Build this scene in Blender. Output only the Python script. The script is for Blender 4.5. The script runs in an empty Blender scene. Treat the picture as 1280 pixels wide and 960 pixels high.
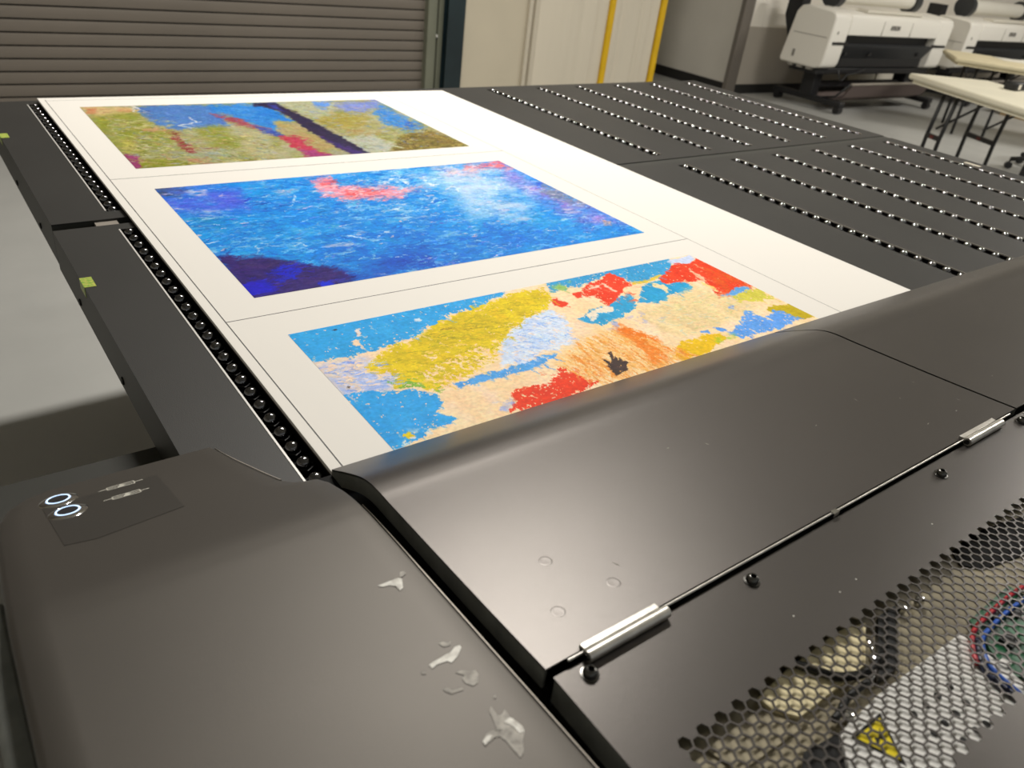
import bpy, bmesh, math, random
import numpy as np
from mathutils import Vector, Matrix

random.seed(7)
rng = np.random.RandomState(11)
scene = bpy.context.scene
COL = scene.collection

# ------------------------------------------------------------------ camera
# metres; X runs along the printer, Y away from it, Z up; z = 0 is the top of the printed board
FPX = 963.85
CAM = np.array([-0.2820, -0.9903, 0.53])
FW = np.array([0.55299, 0.65621, -0.51373])
FW /= np.linalg.norm(FW)
_yaw, _pitch, _roll = math.radians(40.1088), math.radians(30.9068), math.radians(7.591)
FW = np.array([math.sin(_yaw)*math.cos(_pitch), math.cos(_yaw)*math.cos(_pitch), -math.sin(_pitch)])
_r0 = np.array([math.cos(_yaw), -math.sin(_yaw), 0.0])
_u0 = np.cross(_r0, FW)
RT = math.cos(_roll)*_r0 + math.sin(_roll)*_u0
UP = -math.sin(_roll)*_r0 + math.cos(_roll)*_u0

cd = bpy.data.cameras.new('camera')
cam = bpy.data.objects.new('camera', cd)
COL.objects.link(cam)
cam.matrix_world = Matrix(((RT[0], UP[0], -FW[0], CAM[0]), (RT[1], UP[1], -FW[1], CAM[1]),
                           (RT[2], UP[2], -FW[2], CAM[2]), (0, 0, 0, 1)))
cd.sensor_fit = 'HORIZONTAL'
cd.sensor_width = 36.0
cd.lens = FPX/1280*36.0
cd.clip_start = 0.02
cd.dof.use_dof = True
cd.dof.focus_distance = 1.05
cd.dof.aperture_fstop = 7.0
scene.camera = cam

# ------------------------------------------------------------------ world, lights, exposure
w = bpy.data.worlds.new('world')
scene.world = w
w.use_nodes = True
w.node_tree.nodes['Background'].inputs[0].default_value = (0.98, 1.0, 0.97, 1)
w.node_tree.nodes['Background'].inputs[1].default_value = 0.18

CEIL = 3.2
def strip_light(x, y, sx, sy, power, z=CEIL-0.06):
    l = bpy.data.lights.new('overhead_area_light', 'AREA')
    l.shape = 'RECTANGLE'; l.size = sx; l.size_y = sy; l.energy = power
    l.color = (1.0, 0.96, 0.895)
    o = bpy.data.objects.new('overhead_area_light', l)
    o.location = (x, y, z)
    COL.objects.link(o)
    return o
strip_light(1.70, 1.62, 1.5, 0.24, 116)
strip_light(6.4, -0.70, 2.0, 0.24, 85)  # added unseen lamp, lights the back wall and right side
strip_light(10.4, 0.40, 2.0, 0.24, 115)  # added unseen lamp, brightens the plotters

vs = scene.view_settings
vs.view_transform = 'Standard'
vs.look = 'None'
vs.exposure = 0.62
vs.gamma = 1.0
vs.use_curve_mapping = False

# ------------------------------------------------------------------ helpers
def ray(x, y):
    return FW + RT*(x-640)/FPX + UP*(480-y)/FPX
def onz(x, y, z):
    d = ray(x, y); return CAM + d*(z-CAM[2])/d[2]
def project(P):
    D = P - CAM
    zz = D @ FW
    return 640 + FPX*(D @ RT)/zz, 480 - FPX*(D @ UP)/zz

def lin(c):
    c = np.asarray(c, float)/255.0
    return np.where(c <= 0.04045, c/12.92, ((c+0.055)/1.055)**2.4)
def rgb(*c):
    return tuple(float(v) for v in lin(c)) + (1.0,)

def mat(name, col, rough=0.5, metal=0.0, spec=0.5, var=0.0, vscale=6.0, bump=0.0, bscale=200.0, emit=None, estr=0.0,
        col2=None, coat=0.0, aniso=(1, 1, 1), rvar=0.0):
    m = bpy.data.materials.new(name)
    m.use_nodes = True
    nt = m.node_tree
    b = nt.nodes['Principled BSDF']
    b.inputs['Base Color'].default_value = rgb(*col)
    b.inputs['Roughness'].default_value = rough
    b.inputs['Metallic'].default_value = metal
    b.inputs['Specular IOR Level'].default_value = spec
    b.inputs['Coat Weight'].default_value = coat
    tc = nt.nodes.new('ShaderNodeTexCoord')
    mp = nt.nodes.new('ShaderNodeMapping')
    mp.inputs['Scale'].default_value = aniso
    nt.links.new(tc.outputs['Object'], mp.inputs['Vector'])
    if var > 0 or col2 is not None or rvar > 0:
        n = nt.nodes.new('ShaderNodeTexNoise')
        n.inputs['Scale'].default_value = vscale
        n.inputs['Detail'].default_value = 5
        nt.links.new(mp.outputs[0], n.inputs['Vector'])
        if var > 0 or col2 is not None:
            mx = nt.nodes.new('ShaderNodeMix'); mx.data_type = 'RGBA'
            c2 = col2 if col2 is not None else [max(0, v*(1-var)) for v in col]
            mx.inputs['A'].default_value = rgb(*col)
            mx.inputs['B'].default_value = rgb(*c2)
            rp = nt.nodes.new('ShaderNodeMapRange')
            rp.inputs['From Min'].default_value = 0.35; rp.inputs['From Max'].default_value = 0.68
            nt.links.new(n.outputs['Fac'], rp.inputs['Value'])
            nt.links.new(rp.outputs[0], mx.inputs['Factor'])
            nt.links.new(mx.outputs['Result'], b.inputs['Base Color'])
        if rvar > 0:
            rr = nt.nodes.new('ShaderNodeMapRange')
            rr.inputs['From Min'].default_value = 0.3; rr.inputs['From Max'].default_value = 0.7
            rr.inputs['To Min'].default_value = rough-rvar; rr.inputs['To Max'].default_value = rough+rvar
            nt.links.new(n.outputs['Fac'], rr.inputs['Value'])
            nt.links.new(rr.outputs[0], b.inputs['Roughness'])
    if bump > 0:
        n2 = nt.nodes.new('ShaderNodeTexNoise')
        n2.inputs['Scale'].default_value = bscale
        n2.inputs['Detail'].default_value = 3
        nt.links.new(mp.outputs[0], n2.inputs['Vector'])
        bp = nt.nodes.new('ShaderNodeBump')
        bp.inputs['Strength'].default_value = bump
        bp.inputs['Distance'].default_value = 0.001
        nt.links.new(n2.outputs['Fac'], bp.inputs['Height'])
        nt.links.new(bp.outputs[0], b.inputs['Normal'])
    if emit is not None:
        b.inputs['Emission Color'].default_value = rgb(*emit)
        b.inputs['Emission Strength'].default_value = estr
    return m

M = {}
M['paint'] = mat('dark_textured_paint', (93, 89, 86), rough=0.34, metal=0.70, spec=0.5, var=0.04, vscale=3, bump=0.12, bscale=1500)
M['housing'] = mat('moulded_housing_paint', (88, 84, 79), rough=0.48, metal=0.55, spec=0.4, var=0.05, vscale=4, bump=0.08, bscale=1200)
M['table_paint'] = mat('table_paint', (46, 45, 43), rough=0.50, spec=0.42, var=0.10, vscale=5, bump=0.15, bscale=700)
M['skirt_paint'] = mat('skirt_paint', (56, 56, 52), rough=0.5, spec=0.4, var=0.08, vscale=6)
M['black'] = mat('black_plastic', (14, 14, 14), rough=0.5, spec=0.35)
M['gasket'] = mat('gasket_rubber', (128, 131, 126), rough=0.62, spec=0.4, var=0.15, vscale=40)
M['ball'] = mat('polished_dark_ball', (112, 112, 114), rough=0.13, metal=1.0)
M['brightball'] = mat('bright_ball', (168, 168, 168), rough=0.12, metal=1.0)  # same ball as the left row, colour lightened to strengthen its glints
M['pit'] = mat('slot_black', (7, 7, 7), rough=0.7, spec=0.2)
M['bare'] = mat('bare_metal_edge', (225, 223, 218), rough=0.4, metal=0.3)
M['chrome'] = mat('chrome', (225, 225, 225), rough=0.12, metal=1.0)
M['hinge'] = mat('plated_steel_hinge', (226, 222, 214), rough=0.36, metal=0.9, var=0.12, vscale=60, bump=0.15, bscale=300)
M['screw'] = mat('blackened_steel_screw', (96, 95, 92), rough=0.26, metal=0.95)
M['board'] = mat('white_board', (232, 228, 221), rough=0.55, spec=0.35)
M['boardedge'] = mat('board_edge', (214, 208, 192), rough=0.7, spec=0.2)
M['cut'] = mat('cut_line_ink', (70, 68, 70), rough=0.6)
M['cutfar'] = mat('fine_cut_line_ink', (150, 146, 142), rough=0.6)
M['tape'] = mat('green_tape', (126, 170, 62), rough=0.4, col2=(196, 190, 96), vscale=220)
M['chip'] = mat('scuffed_white_paint', (250, 248, 240), rough=0.6, col2=(200, 196, 188), vscale=160)
M['chip2'] = mat('faint_scuff', (186, 181, 172), rough=0.6, col2=(140, 135, 128), vscale=200)
M['decal'] = mat('dark_label_film', (80, 77, 73), rough=0.44, metal=0.55)
M['decalink'] = mat('label_ink', (215, 212, 200), rough=0.5)
M['ring'] = mat('button_light_ring', (205, 225, 245), rough=0.2, emit=(185, 215, 255), estr=0.9)
M['btncap'] = mat('button_cap', (92, 94, 100), rough=0.22, metal=0.8)
M['cream'] = mat('cream_plastic', (250, 236, 190), rough=0.5)
M['tan'] = mat('tan_tray', (168, 158, 132), rough=0.5, metal=0.2, var=0.2, vscale=20)
M['white'] = mat('white_plate', (250, 249, 244), rough=0.45)
M['yellow'] = mat('warning_yellow', (245, 222, 10), rough=0.45)
M['ink'] = mat('black_ink', (18, 17, 16), rough=0.5)
M['pcb'] = mat('green_circuit_board', (24, 104, 62), rough=0.35, col2=(10, 66, 44), vscale=90)
M['chipic'] = mat('circuit_chip', (26, 26, 26), rough=0.4)
M['redwire'] = mat('red_wire', (196, 40, 52), rough=0.4)
M['bluewire'] = mat('blue_wire', (38, 92, 190), rough=0.4)
M['navywire'] = mat('navy_wire', (20, 30, 62), rough=0.4)
M['floor'] = mat('grey_epoxy_floor', (176, 176, 172), rough=0.38, spec=0.4, var=0.07, vscale=1.6, rvar=0.08)
M['wallcream'] = mat('cream_wall', (208, 198, 176), rough=0.75, spec=0.25, var=0.04, vscale=1.5)
M['panelwhite'] = mat('white_wall_panel', (222, 213, 194), rough=0.55, spec=0.3, var=0.04, vscale=2.5, aniso=(1, 1, 0.1))
M['walltrim'] = mat('pale_trim', (206, 197, 178), rough=0.6)
M['wallgrey'] = mat('grey_wall', (222, 217, 206), rough=0.7, spec=0.25, var=0.05, vscale=1.2)
M['walllow'] = mat('taupe_lower_wall', (182, 174, 162), rough=0.7, spec=0.25, var=0.05, vscale=1.2)
M['wallup'] = mat('pale_upper_wall', (236, 230, 218), rough=0.75, spec=0.25)
M['basebd'] = mat('black_baseboard', (34, 33, 32), rough=0.5)
M['ceil'] = mat('ceiling_paint', (200, 196, 186), rough=0.9, spec=0.1)
M['slat'] = mat('taupe_shutter_slat', (119, 111, 101), rough=0.48, spec=0.4, var=0.06, vscale=1.3, aniso=(1, 1, 4))
M['guide'] = mat('galvanised_guide', (128, 130, 113), rough=0.45, metal=0.2, var=0.06, vscale=4)
M['column'] = mat('dark_teal_steel', (34, 50, 54), rough=0.4, spec=0.5, col2=(24, 38, 42), vscale=3)
M['cornerg'] = mat('grey_corner_guard', (128, 121, 113), rough=0.45, metal=0.3)
M['yellowpost'] = mat('yellow_paint', (232, 186, 10), rough=0.45, var=0.06, vscale=8)
M['plotter'] = mat('plotter_white', (240, 236, 226), rough=0.5, spec=0.4)
M['plottergrey'] = mat('plotter_grey', (150, 146, 138), rough=0.5)
M['plotblack'] = mat('plotter_black', (28, 28, 30), rough=0.45)
M['plotdark'] = mat('plotter_dark_grey', (52, 54, 56), rough=0.45)
M['logo'] = mat('grey_lettering', (128, 124, 118), rough=0.5)
M['cloth'] = mat('mauve_basket_cloth', (112, 100, 96), rough=0.8, spec=0.15)
M['steelrail'] = mat('rail_steel', (176, 168, 158), rough=0.4, metal=0.5)
M['tabletop'] = mat('ivory_plastic_top', (232, 226, 204), rough=0.45, spec=0.4, var=0.04, vscale=3)
M['tabletop2'] = mat('buff_plastic_top', (226, 214, 178), rough=0.5, spec=0.4, var=0.05, vscale=4)
M['paper'] = mat('paper', (226, 222, 210), rough=0.7)
M['card'] = mat('cardboard', (176, 152, 116), rough=0.8, spec=0.15, var=0.1, vscale=5)
M['carton'] = mat('white_carton', (222, 216, 202), rough=0.7)
M['red'] = mat('red_latch', (96, 34, 30), rough=0.5)

class MB:
    def __init__(s):
        s.v = []; s.f = []
    def add(s, vs, fs):
        o = len(s.v)
        s.v += [tuple(map(float, p)) for p in vs]
        s.f += [tuple(i+o for i in f) for f in fs]
        return s
    def box(s, x0, x1, y0, y1, z0, z1):
        x0, x1 = min(x0, x1), max(x0, x1); y0, y1 = min(y0, y1), max(y0, y1); z0, z1 = min(z0, z1), max(z0, z1)
        return s.add([(x0, y0, z0), (x1, y0, z0), (x1, y1, z0), (x0, y1, z0), (x0, y0, z1), (x1, y0, z1), (x1, y1, z1), (x0, y1, z1)],
                     [(0, 3, 2, 1), (4, 5, 6, 7), (0, 1, 5, 4), (1, 2, 6, 5), (2, 3, 7, 6), (3, 0, 4, 7)])
    def prism(s, pts, axis, a, b):
        """pts: CCW polygon in the plane normal to axis ('X': (y,z), 'Y': (x,z), 'Z': (x,y)), extruded a..b"""
        n = len(pts)
        def p3(p, t):
            return {'X': (t, p[0], p[1]), 'Y': (p[0], t, p[1]), 'Z': (p[0], p[1], t)}[axis]
        vs = [p3(p, a) for p in pts] + [p3(p, b) for p in pts]
        fs = [tuple(range(n))[::-1], tuple(range(n, 2*n))] + [(i, (i+1) % n, n+(i+1) % n, n+i) for i in range(n)]
        return s.add(vs, fs)
    def cyl(s, p0, p1, r, n=12, r1=None, caps=True):
        p0, p1 = Vector(p0), Vector(p1)
        d = (p1-p0).normalized()
        a = d.orthogonal().normalized(); b = d.cross(a)
        r1 = r if r1 is None else r1
        vs = []
        for q, rr in ((p0, r), (p1, r1)):
            for i in range(n):
                t = 2*math.pi*i/n
                vs.append(q + (a*math.cos(t) + b*math.sin(t))*rr)
        fs = [(i, (i+1) % n, n+(i+1) % n, n+i) for i in range(n)]
        if caps:
            fs += [tuple(range(n))[::-1], tuple(range(n, 2*n))]
        return s.add(vs, fs)
    def tube(s, pts, r, n=8):
        pts = [Vector(p) for p in pts]
        vs, fs = [], []
        prev = None
        for k, p in enumerate(pts):
            d = (pts[min(k+1, len(pts)-1)] - pts[max(k-1, 0)]).normalized()
            if prev is None:
                a = d.orthogonal().normalized()
            else:
                a = (prev - d*prev.dot(d)).normalized()
            prev = a
            b = d.cross(a)
            for i in range(n):
                t = 2*math.pi*i/n
                vs.append(p + (a*math.cos(t)+b*math.sin(t))*r)
        for k in range(len(pts)-1):
            for i in range(n):
                fs.append((k*n+i, k*n+(i+1) % n, (k+1)*n+(i+1) % n, (k+1)*n+i))
        fs += [tuple(range(n))[::-1], tuple(range((len(pts)-1)*n, len(pts)*n))]
        return s.add(vs, fs)
    def lathe(s, c, axis, prof, n=20):
        """prof: list of (radius, height along axis); c: centre; axis: unit vector"""
        c = Vector(c); d = Vector(axis).normalized(); a = d.orthogonal().normalized(); b = d.cross(a)
        vs, fs = [], []
        for r, h in prof:
            for i in range(n):
                t = 2*math.pi*i/n
                vs.append(c + d*h + (a*math.cos(t)+b*math.sin(t))*max(r, 1e-5))
        for k in range(len(prof)-1):
            for i in range(n):
                fs.append((k*n+i, k*n+(i+1) % n, (k+1)*n+(i+1) % n, (k+1)*n+i))
        fs += [tuple(range(n))[::-1], tuple(range((len(prof)-1)*n, len(prof)*n))]
        return s.add(vs, fs)
    def build(s, name, m, parent=None, smooth=False, bevel=0.0, local=False, seg=2):
        off = Vector((0, 0, 0))
        if parent is not None and not local:
            off = Vector(parent.get('_base', (0, 0, 0)))
        me = bpy.data.meshes.new(name)
        me.from_pydata([(p[0]-off[0], p[1]-off[1], p[2]-off[2]) for p in s.v], [], s.f)
        me.update()
        bm = bmesh.new(); bm.from_mesh(me)
        bmesh.ops.recalc_face_normals(bm, faces=bm.faces)
        bm.to_mesh(me); bm.free()
        me.materials.append(M[m] if isinstance(m, str) else m)
        if smooth:
            for p in me.polygons: p.use_smooth = True
            if smooth != 'all':
                me.set_sharp_from_angle(angle=math.radians(38))
        o = bpy.data.objects.new(name, me)
        COL.objects.link(o)
        if parent is not None:
            o.parent = parent
            if '_base' in parent: o['_base'] = parent['_base']
        if bevel > 0:
            b = o.modifiers.new('bevel', 'BEVEL')
            b.width = bevel; b.segments = seg; b.limit_method = 'ANGLE'; b.angle_limit = math.radians(40)
            if not smooth:
                for p in me.polygons: p.use_smooth = True
                me.set_sharp_from_angle(angle=math.radians(50))
        return o

def thing(name, loc, label, cat, group=None, rotz=0.0):
    o = bpy.data.objects.new(name, None)
    o.empty_display_size = 0.05
    o.location = loc; o.rotation_euler = (0, 0, rotz)
    COL.objects.link(o)
    o['_base'] = tuple(loc)
    o['label'] = label; o['category'] = cat
    if group: o['group'] = group
    return o
def tag(o, label, cat, group=None):
    o['label'] = label; o['category'] = cat
    if group: o['group'] = group
    return o
def structure(o):
    o['kind'] = 'structure'
    return o
def copy_tree(o, parent=None):
    c = o.copy(); COL.objects.link(c)
    if parent is not None: c.parent = parent
    for ch in [q for q in o.children]:
        copy_tree(ch, c)
    return c

FLOOR = -0.9
# ------------------------------------------------------------------ the setting
YB = 4.95     # back wall
structure(MB().box(-5, 18, -4, 10, FLOOR-0.05, FLOOR).build('floor', 'floor'))
structure(MB().box(-5, 18, -4, 10, CEIL, CEIL+0.05).build('ceiling', 'ceil'))
structure(MB().box(3.56, 6.0, YB, YB+0.12, FLOOR, CEIL).build('wall_back', 'wallcream'))
structure(MB().box(-5, -3.0, YB, YB+0.12, FLOOR, CEIL).build('wall_back_side', 'wallcream'))
structure(MB().box(-3.0, 3.56, YB, YB+0.12, 2.6, CEIL).build('wall_back_header', 'wallcream'))
structure(MB().box(-5.1, -5, -4, 10, FLOOR, CEIL).build('wall_left', 'wallup'))
structure(MB().box(18, 18.1, -4, 10, FLOOR, CEIL).build('wall_right', 'wallup'))
# shutter door: every slat is its own piece
door = bpy.data.objects.new('door_1', None); COL.objects.link(door); structure(door)
door.location = (0.2, YB, FLOOR); door['_base'] = (0.2, YB, FLOOR)
door['label'] = 'taupe roller shutter door of narrow horizontal slats behind the printer'
PITCH = 0.0772
sl = MB()
prof = [(0.0, 0.004), (-0.006, 0.0055), (-0.0078, 0.012), (-0.0090, 0.038), (-0.0078, 0.064), (-0.006, 0.0705), (0.0, 0.0722), (0.012, 0.0722), (0.012, 0.004)]
sl.prism([(p[0], p[1]) for p in prof], 'X', -3.2, 3.10)
slat0 = sl.build('slat', 'slat', door, smooth=True, local=True)
nsl = int(3.5/PITCH)
for k in range(nsl):
    o = slat0 if k == 0 else slat0.copy()
    if k: COL.objects.link(o)
    o.parent = door
    o.location = (0, 0.03, k*PITCH + 0.020)
MB().box(-3.0, 3.31, YB+0.046, YB+0.06, FLOOR, 2.6).build('backing', 'basebd', door)
g = MB().box(3.30, 3.385, YB-0.035, YB+0.05, FLOOR, 2.7).build('guide_rail', 'guide', door, bevel=0.004)
MB().box(3.405, 3.45, YB-0.03, YB+0.05, FLOOR, 2.7).build('guide_angle', 'guide', door, bevel=0.004)
MB().box(3.38, 3.41, YB+0.0, YB+0.05, FLOOR, 2.7).build('guide_web', 'gasket', door)
MB().lathe((3.395, YB-0.002, -0.37), (0, -1, 0), [(0.016, 0), (0.016, 0.012), (0.009, 0.03), (0.0, 0.032)], 10).build('bolt', 'bare', door, smooth=True)
# steel column
c = MB()
c.box(3.45, 3.615, YB-0.10, YB-0.088, FLOOR, CEIL); c.box(3.45, 3.615, YB-0.012, YB+0.0, FLOOR, CEIL); c.box(3.525, 3.54, YB-0.09, YB-0.01, FLOOR, CEIL)
o = c.build('steel_column', 'column', bevel=0.002)
tag(o, 'dark teal steel column between the roller shutter and the cream wall', 'column')
# white panels and the trim between them
structure(MB().box(4.33, 4.375, YB-0.03, YB, FLOOR, CEIL).build('trim_1', 'walltrim', bevel=0.006))
structure(MB().box(4.385, 4.43, YB-0.05, YB, FLOOR, CEIL).build('trim_2', 'walltrim', bevel=0.006))
def ribbed(name, x0, x1, ribs):
    pts = []
    n = 60
    for i in range(n+1):
        x = x0+(x1-x0)*i/n
        d = 0.0
        for rx, rw, rh in ribs:
            d += rh*math.exp(-((x-rx)/rw)**2)
        pts.append((x, YB-0.035-d))
    poly = pts + [(x1, YB-0.001), (x0, YB-0.001)]
    o = MB().prism(poly, 'Z', FLOOR, CEIL).build(name, 'panelwhite', smooth=True)
    structure(o)
    return o
ribbed('wall_back_panel', 4.44, 5.262, [(4.98, 0.05, -0.018), (5.10, 0.03, 0.012), (4.80, 0.04, 0.006)])
ribbed('wall_back_panel', 5.335, 5.94, [(5.45, 0.03, -0.014), (5.72, 0.025, -0.020), (5.80, 0.02, 0.01)])
def ypost(x0, x1, label):
    r = MB().box(x0, x1, YB-0.06, YB-0.012, FLOOR, CEIL-0.15).build('yellow_post', 'yellowpost', bevel=0.006)
    tag(r, label, 'post', 'yellow posts on the back wall')
ypost(5.266, 5.330, 'slim yellow steel post between the two white wall panels')
ypost(5.950, 6.018, 'slim yellow steel post at the corner beside the grey recess')
structure(MB().box(6.0, 6.05, YB, 8.2, FLOOR, CEIL).build('wall_recess_side', 'wallgrey'))
structure(MB().box(6.05, 7.3, 8.1, 8.2, FLOOR, CEIL).build('wall_recess_back', 'wallgrey'))
structure(MB().box(7.30, 7.42, YB+0.0, 8.2, FLOOR, CEIL).build('wall_recess', 'wallgrey'))
structure(MB().box(7.285, 7.30, YB+0.02, 8.1, FLOOR, FLOOR+0.11).build('baseboard_recess', 'basebd'))
structure(MB().box(6.06, 7.28, 8.06, 8.1, FLOOR, FLOOR+0.11).build('baseboard_recess_back', 'basebd'))
structure(MB().box(7.42, 18, YB, YB+0.12, -0.19, CEIL).build('wall_right_upper', 'wallup'))
structure(MB().box(7.42, 18, YB-0.006, YB+0.12, FLOOR, -0.19).build('wall_right_lower', 'walllow'))
structure(MB().box(7.42, 18, YB-0.022, YB-0.006, FLOOR, FLOOR+0.10).build('baseboard_right', 'basebd'))
structure(MB().box(7.26, 7.42, YB-0.03, YB+0.03, FLOOR, CEIL).build('trim_3', 'cornerg', bevel=0.006))

# ------------------------------------------------------------------ the ball tables
SHX, SHY0, SHY1 = 1.2196, -0.64, 1.368
ZT = -0.010          # table top
BR = 0.0095
def sk(x, y):        # the beds stand very slightly out of square with the board
    return y + 0.024*x*(y+0.4)/0.9
def skew(mb):
    mb.v = [(p[0], sk(p[0], p[1]), p[2]) for p in mb.v]
    return mb

bm0 = MB()
rings = 7; seg = 12
vs_, fs_ = [], []
ballme = None
def ball_mesh(m):
    bm = bmesh.new()
    bmesh.ops.create_icosphere(bm, subdivisions=2, radius=BR)
    me = bpy.data.meshes.new('ball')
    bm.to_mesh(me); bm.free()
    me.materials.append(M[m])
    for p in me.polygons: p.use_smooth = True
    return me
def cup_mesh():
    mb = MB()
    n = 6
    vs, fs = [], []
    for r, h in ((0.0122, -0.012), (0.0122, -0.0015), (0.0100, -0.0012), (0.0100, -0.010)):
        for i in range(n):
            t = 2*math.pi*(i+0.5)/n
            vs.append((r*math.cos(t), r*math.sin(t), h))
    for k in range(3):
        for i in range(n):
            fs.append((k*n+i, k*n+(i+1) % n, (k+1)*n+(i+1) % n, (k+1)*n+i))
    me = bpy.data.meshes.new('ball_cup')
    me.from_pydata(vs, [], fs); me.update()
    me.materials.append(M['black'])
    return me
ballme = ball_mesh('ball'); brightme = ball_mesh('brightball'); cupme = cup_mesh()

SLOTS_R = [1.455, 1.690, 1.895, 2.112, 2.335, 2.570]
def make_table(name, label, y0, y1, sy0, sy1, x0, x1, skirt):
    base = ((x0+x1)/2, (y0+y1)/2, FLOOR)
    t = thing(name, base, label, 'table', 'ball transfer tables')
    slots = [(-0.026, 0.003)] + [(c-0.019, c+0.019) for c in SLOTS_R]
    mb = MB()
    # end pieces and the strips between the slots
    mb.box(x0, x1, y0, sy0, ZT-0.003, ZT); mb.box(x0, x1, sy1, y1, ZT-0.003, ZT)
    xs = [x0] + [v for s in slots for v in s] + [x1]
    for i in range(0, len(xs), 2):
        if xs[i+1]-xs[i] > 0.4:      # split the wide strip
            mid = (xs[i]+xs[i+1])/2
            mb.box(xs[i], mid, sy0, sy1, ZT-0.003, ZT); mb.box(mid, xs[i+1], sy0, sy1, ZT-0.003, ZT)
        else:
            mb.box(xs[i], xs[i+1], sy0, sy1, ZT-0.003, ZT)
    skew(mb).build('top_panel', 'table_paint', t)
    # skirts
    for a in ((x0, x0+0.003, y0, y1), (x1-0.003, x1, y0, y1), (x0+0.003, x1-0.003, y0, y0+0.003), (x0+0.003, x1-0.003, y1-0.003, y1)):
        m = MB().box(a[0], a[1], a[2], a[3], ZT-skirt, ZT-0.003)
        skew(m).build('side_skirt', 'skirt_paint', t)
    # legs out of sight under the bed
    for lx in (x0+0.35, x1-0.12):
        for ly in (y0+0.12, y1-0.12):
            MB().box(lx-0.03, lx+0.03, sk(lx, ly)-0.03, sk(lx, ly)+0.03, FLOOR, ZT-0.06).build('leg', 'skirt_paint', t)
    fr = MB()
    for ly in (y0+0.12, y1-0.12):
        fr.box(x0+0.3, x1-0.08, ly-0.02, ly+0.02, ZT-0.066, ZT-0.026)
    fr.build('under_frame', 'skirt_paint', t)
    for s0, s1 in slots:
        ch = MB()
        ch.box(s0, s1, sy0, sy1, ZT-0.026, ZT-0.024)
        ch.box(s0-0.001, s0, sy0, sy1, ZT-0.026, ZT-0.003); ch.box(s1, s1+0.001, sy0, sy1, ZT-0.026, ZT-0.003)
        chan = skew(ch).build('ball_channel', 'pit', t)
        rim = MB().box(s0-0.0014, s0+0.0010, sy0+0.004, sy1, ZT-0.002, ZT+0.0007)
        if s0 < 0.5:
            skew(rim).build('slot_edge', 'bare', chan)
        else:
            rim = MB().box(s1-0.0008, s1+0.0012, sy0+0.004, sy1, ZT-0.002, ZT+0.0006)
            skew(rim).build('slot_edge', M['steelrail'], chan)
        xc = s0+0.0135 if s0 < 0.5 else (s0+s1)/2
        n = int(round((sy1-sy0-0.02)/0.0325))
        pit = (sy1-sy0-0.024)/n
        for k in range(n+1):
            y = sy0+0.012+pit*k
            P = Vector((xc, sk(xc, y), -0.005-BR-0.0002)) - Vector(base)
            b = bpy.data.objects.new('ball', ballme if s0 < 0.5 else brightme); COL.objects.link(b); b.parent = t; b.location = P
            cobj = bpy.data.objects.new('ball_cup', cupme); COL.objects.link(cobj); cobj.parent = b
    return t
near = make_table('ball_table', 'dark grey ball table next to the printer covers, carrying the lower print', -0.42, 0.452, -0.375, 0.425, -0.125, 2.672, 0.070)
far = make_table('ball_table', 'dark grey ball table away from the printer, carrying the olive landscape print', 0.482, 1.385, 0.520, 1.345, -0.122, 2.672, 0.072)
# connecting bracket between the two beds
MB().box(-0.055, -0.018, 0.452, 0.482, ZT-0.010, ZT-0.004).build('link_plate', M['steelrail'], far)
MB().box(-0.118, 1.0, 0.456, 0.479, ZT-0.06, ZT-0.03).build('gap_filler', 'pit', near)
gf = MB()
for k in range(10):
    a, b = 1.0+k*0.1672, 1.0+(k+1)*0.1672
    gf.add([(x, sk(x, y), z) for z in (ZT-0.012, ZT-0.0022) for x, y in ((a, 0.4525), (b, 0.4525), (b, 0.4815), (a, 0.4815))], [(0, 3, 2, 1), (4, 5, 6, 7), (0, 1, 5, 4), (2, 3, 7, 6)])
gf.build('gap_filler', 'skirt_paint', near)
# screws on the skirt and bits of tape on the edge
for t, y, z in ((near, 0.276, -0.066), (near, 0.012, -0.066), (far, 0.90, -0.066), (far, 0.633, -0.066)):
    MB().lathe((-0.125 if t is near else -0.122, y, z), (-1, 0, 0), [(0.006, 0), (0.006, 0.002), (0.003, 0.003), (0, 0.003)], 10).build('screw', 'ink', t, smooth=True)
def tape(t, y, wy, wx, x):
    m = MB()
    m.box(x-0.0007, x+wx, y-wy/2, y+wy/2, ZT, ZT+0.0006)
    m.box(x-0.0007, x, y-wy/2, y+wy/2, ZT-0.016, ZT)
    o = m.build('tape_piece', 'tape', t)
    o['label'] = 'scrap of green tape folded over the table edge'
tape(near, 0.222, 0.036, 0.016, -0.125)
tape(far, 1.062, 0.036, 0.016, -0.122)
MB().box(2.612, 2.630, 0.15, 0.205, ZT, ZT+0.0006).build('tape_piece', 'walltrim', near)

# ------------------------------------------------------------------ the printed board
board = thing('printed_board', (0.6, 0.36, -0.005), 'large white rigid board printed with three abstract pictures, lying across the ball tables', 'board')
MB().box(0, SHX, SHY0, SHY1, -0.005, 0.0).build('sheet', 'board', board, bevel=0.0006, seg=1)
LW = 0.0016
CX0, CX1 = 0.0147, 0.976
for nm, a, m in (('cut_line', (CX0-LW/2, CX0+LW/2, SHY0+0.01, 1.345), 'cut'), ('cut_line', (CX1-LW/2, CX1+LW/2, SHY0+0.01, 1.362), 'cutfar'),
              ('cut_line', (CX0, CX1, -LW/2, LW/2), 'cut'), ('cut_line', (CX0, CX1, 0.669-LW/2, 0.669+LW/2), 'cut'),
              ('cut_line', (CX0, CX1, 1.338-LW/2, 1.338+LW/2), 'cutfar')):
    MB().box(a[0], a[1], a[2], a[3], 0.0, 0.00012).build(nm, m, board)

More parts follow.
